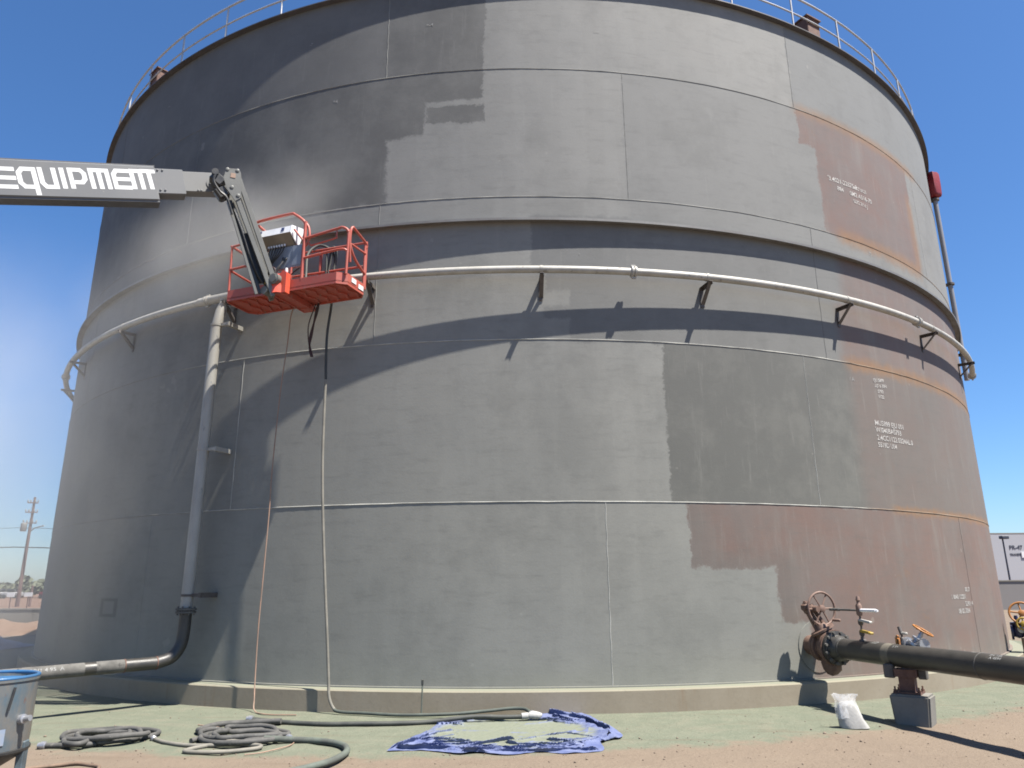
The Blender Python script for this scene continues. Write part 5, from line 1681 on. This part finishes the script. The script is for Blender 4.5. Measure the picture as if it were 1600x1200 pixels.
for z_, dz, lab in ((4.85, 0, "thick black overhead cable crossing the utility pole"), (6.45, 0, "thin upper overhead wire crossing the utility pole")):
    pts = []
    for i in range(41):
        t = i / 40
        x = -110 + 100 * t
        if x < -41.4: k = (x + 41.4) / -68.6; z__ = z_ - 1.2 * 4 * k * (1 - k) * 0.5 + k * 0.2
        else: k = (x + 41.4) / 31.4; z__ = z_ - 1.0 * 4 * k * (1 - k) * 0.5 - k * 0.2
        pts.append((x, 39.6 + (x + 41.4) * 0.06, z__))
    mb = MB(); mb.tube(pts, 0.045 if z_ < 5 else 0.02, 5)
    o = mb.build("overhead_wire", M['dark'], None, 60, loc=(-41.4, 39.6, z_)); tag(o, label=lab, cat="wire")

rs = random.Random(4)
def far_tree(x, y, h, r, palm, label):
    root = empty("far_tree", (x, y, 0), label=label, cat="tree", group="small trees on the horizon at far left")
    mb = MB(); mb.tube([(x, y, -0.2), (x + 0.1, y, h * 0.6), (x, y, h * 0.85)], 0.22, 7, r1=0.1); mb.build("trunk", M['trunk'], root, 60)
    mb = MB()
    for k in range(190):
        d = Vector((rs.gauss(0, 1), rs.gauss(0, 1), rs.gauss(0, .75))).normalized() * rs.uniform(.25, 1) ** .6
        c_ = Vector((x, y, h * 0.68)) + Vector((d.x * r, d.y * r, d.z * h * 0.36))
        u = Vector((rs.gauss(0, 1), rs.gauss(0, 1), rs.gauss(0, 1))).normalized(); w = u.orthogonal().normalized()
        s_ = rs.uniform(.22, .5)
        mb.add([c_ - u * s_ - w * s_ * .6, c_ + u * s_ - w * s_ * .5, c_ + u * s_ * .8 + w * s_, c_ - u * s_ + w * s_ * .7], [(0, 1, 2, 3)])
    mb.build("crown", M['leaf'], root, 0)
for i, (x, y, h, r) in enumerate([(-78, 92, 1.9, 1.3), (-74.5, 90, 2.9, 0.9), (-71.8, 88, 1.8, 1.4), (-69.2, 86, 2.3, 1.2), (-66.6, 84, 1.7, 1.1), (-81, 93, 2.1, 1.4)]):
    far_tree(x, y, h, r, False, ["small far tree at the frame edge", "taller thin far tree second from left", "low bushy far tree in the row", "rounded far tree left of the pole", "low far tree behind the pole", "outermost far tree of the row"][i])
for i, (x, y, m_, lab) in enumerate([(-76, 84, 'carwhite', "white car parked far away under the leftmost trees"), (-73.2, 83, 'carwhite', "white car parked far away left of the pole"), (-70.5, 82, 'carwhite', "white car parked far away close to the pole"), (-64.4, 80.5, 'carred', "red car parked far away right of the pole"), (-61.6, 80, 'carred', "red car parked far away nearest the tank")]):
    root = empty("parked_car", (x, y, 0), label=lab, cat="car", group="cars parked across the field")
    mb = MB(); mb.box((x, y, 0.55), (2.3, 1.3, 0.6), bev=0.12); mb.build("body", M[m_], root, 40)
    mb = MB(); mb.box((x, y, 1.0), (1.3, 1.15, 0.5), bev=0.14); mb.build("cabin", M['glass'], root, 40)
    for s_ in (-1, 1):
        mb = MB(); mb.lathe((x + s_ * 0.75, y - 0.66, 0.26), (0, -1, 0), [(0.28, 0), (0.28, .1)], 12); mb.build("wheel", M['dark'], root, 40)
fb = empty("far_building", (-62, 88, 0), label="small grey flat roofed building far off left of the tank", cat="building")
mb = MB(); mb.box((-61.5, 88, 1.0), (9.5, 4, 2.2)); mb.build("walls", M['farbuild'], fb, 25)
mb = MB(); mb.box((-61.5, 88, 2.16), (9.8, 4.3, 0.12)); mb.build("roof", M['farbuild'], fb, 25)
gd = empty("parked_trailer", (-38.6, 33.0, 0), label="white signboards fixed on posts at the foot of the utility pole", cat="sign")
for (x, z_, w_) in ((-37.6, 1.02, 0.55), (-36.3, 1.05, 0.6)):
    mb = MB(); mb.box((x, 33.0, z_), (w_, 0.05, 0.3)); mb.build("board", M['white'], gd, 25)
    mb = MB(); mb.cylr((x, 33.05, -.2), (x, 33.05, z_), 0.04, 8); mb.build("post", M['wood'], gd, 40)
gd.name = "sign_board"
# blue cover and pale rubble in the tank's shadow
mb = MB()
n = 26; vs, fs = [], []
for j in range(10):
    for i in range(n):
        x = -13.8 - 5.0 * i / (n - 1); y = -2.6 + 2.2 * j / 9
        e = math.sin(math.pi * j / 9) * min(1, i / 4) * min(1, (n - 1 - i) / 4)
        vs.append((x, y, 0.01 + e * (0.30 + 0.18 * mnoise.noise(Vector((x * 1.4, y * 1.7, 0))) + .06 * mnoise.noise(Vector((x * 5, y * 5, 3))))))
for j in range(9):
    for i in range(n - 1): fs.append((j * n + i, j * n + i + 1, (j + 1) * n + i + 1, (j + 1) * n + i))
mb.add(vs, fs); o = mb.build("ground_cover", M['tarpdark'], None, 60, loc=(-16, -1.5, 0)); tag(o, label="dark blue plastic cover lying in the tank's shadow at left", cat="cover")
for i, (x, y, s_) in enumerate(((-10.9, -7.6, .30), (-11.6, -8.0, .2))):
    mb = MB(); mb.add(*ico((x, y, s_ * 0.4), (s_, s_ * .7, s_ * .7), 2, 30 + i)); o = mb.build("rubble_lump", M['conc'], None, 40, loc=(x, y, 0))
    tag(o, label=("larger pale concrete lump in the shade left of the tank", "smaller pale concrete lump in the shade left of the tank")[i], cat="rubble")

# ------------------------------------------------------------------ far right: warehouse, yard wall, lamp post
wh = empty("warehouse", (60, 60, 0), label="big pale grey warehouse with dark lettering beyond the right edge", cat="warehouse")
for i in range(9):
    x0 = 52.35 + i * 5.0
    mb = MB(); mb.box((x0 + 2.48, 62, 2.7), (4.98, 4, 7.6)); mb.build("wall_panel", M['warehouse'], wh, 25)
mb = MB(); mb.box((74.85, 62, 6.56), (45.2, 4.02, 0.14)); mb.build("parapet", M['block'], wh, 25)
mb = MB(); mb.box((57.5, 59.9, 6.42), (1.6, 0.3, 0.22)); mb.build("roof_trim", M['white'], wh, 25)
for body, sz, x, z_ in (("PR-47", 0.60, 54.2, 4.85), ("TRANSFER", 0.30, 54.15, 4.18)):
    vs, fs = text_mesh(body, sz, bold=0.02)
    mb = MB(); mb.add([(x + v.x, 59.975, z_ + v.y) for v in vs], fs); mb.build("lettering", M['lettering_dark'], wh, 0)
mb = MB(); mb.box((56.05, 59.96, 4.25), (1.3, 0.08, 0.62)); mb.build("notice", M['white'], wh, 25)
yw = empty("yard_wall", (30, 21, 0), label="plain grey brown yard wall in front of the warehouse", cat="wall")
for i in range(10):
    mb = MB(); mb.box((24.0 + i * 2.5 + 1.24, 20.5, 0.72), (2.47, 0.2, 1.64), bev=0.01); mb.build("wall_panel", M['yardwall'], yw, 25)
mb = MB(); mb.box((36.5, 20.5, 1.575), (25, 0.28, 0.07)); mb.build("coping", M['block'], yw, 25)
lp = empty("lamp_post", (34.2, 30, 0), label="thin dark lamp post in front of the pale warehouse", cat="lamp post")
mb = MB(); mb.tube([(34.15, 30, 0), (34.15, 30, 4.4)], 0.07, 8, r1=0.05); mb.build("mast", M['lettering_dark'], lp, 60)
mb = MB(); mb.box((34.2, 29.9, 4.5), (0.5, 0.4, 0.22), bev=0.03); mb.build("lamp_head", M['lettering_dark'], lp, 25)

# ------------------------------------------------------------------ blasting dust drifting left from the basket
def dust(name, c, s_, dens, seed, axis, n0=0.25, n1=0.72):
    bm = bmesh.new()
    bmesh.ops.create_icosphere(bm, subdivisions=4, radius=1.0)
    me = bpy.data.meshes.new(name)
    bm.to_mesh(me); bm.free()
    t = NT(name)
    v = t.obj()
    ln = t.n("ShaderNodeVectorMath", operation='LENGTH'); t.put(ln.inputs[0], v)
    fall = t.m('SUBTRACT', 1, t.sm(ln.outputs['Value'], 0.1, 0.98))
    off = t.n("ShaderNodeVectorMath", operation='ADD'); t.put(off.inputs[0], v); off.inputs[1].default_value = (seed, seed * 2, seed * 3)
    n = t.noise(scaled(t, off.outputs[0], s_), 0.5, 2, 0.5)
    d = t.m('MULTIPLY', t.m('MULTIPLY', fall, t.sm(n, n0, n1)), dens)
    pv = t.n("ShaderNodeVolumePrincipled")
    pv.inputs['Color'].default_value = (0.84, 0.815, 0.78, 1)
    pv.inputs['Anisotropy'].default_value = 0.1
    t.put(pv.inputs['Density'], d)
    t.t.links.new(pv.outputs[0], t.out.inputs['Volume'])
    me.materials.append(t.mat)
    o = bpy.data.objects.new(name, me)
    o.location = c; o.scale = s_
    if axis is not None:
        o.rotation_mode = 'QUATERNION'
        o.rotation_quaternion = axis.to_track_quat('X', 'Z')
    COL.objects.link(o)
    o['kind'] = 'stuff'
    return o


dust("dust_cloud", (-4.95, -11.75, 6.95), (3.1, 1.0, 1.25), 0.62, 3.1, Vector((-2.1, 0.15, -1.25)))
dust("dust_haze", (-11.1, -9.8, 2.8), (8.4, 4.8, 6.2), 0.165, 7.7, None, 0.12, 0.50)
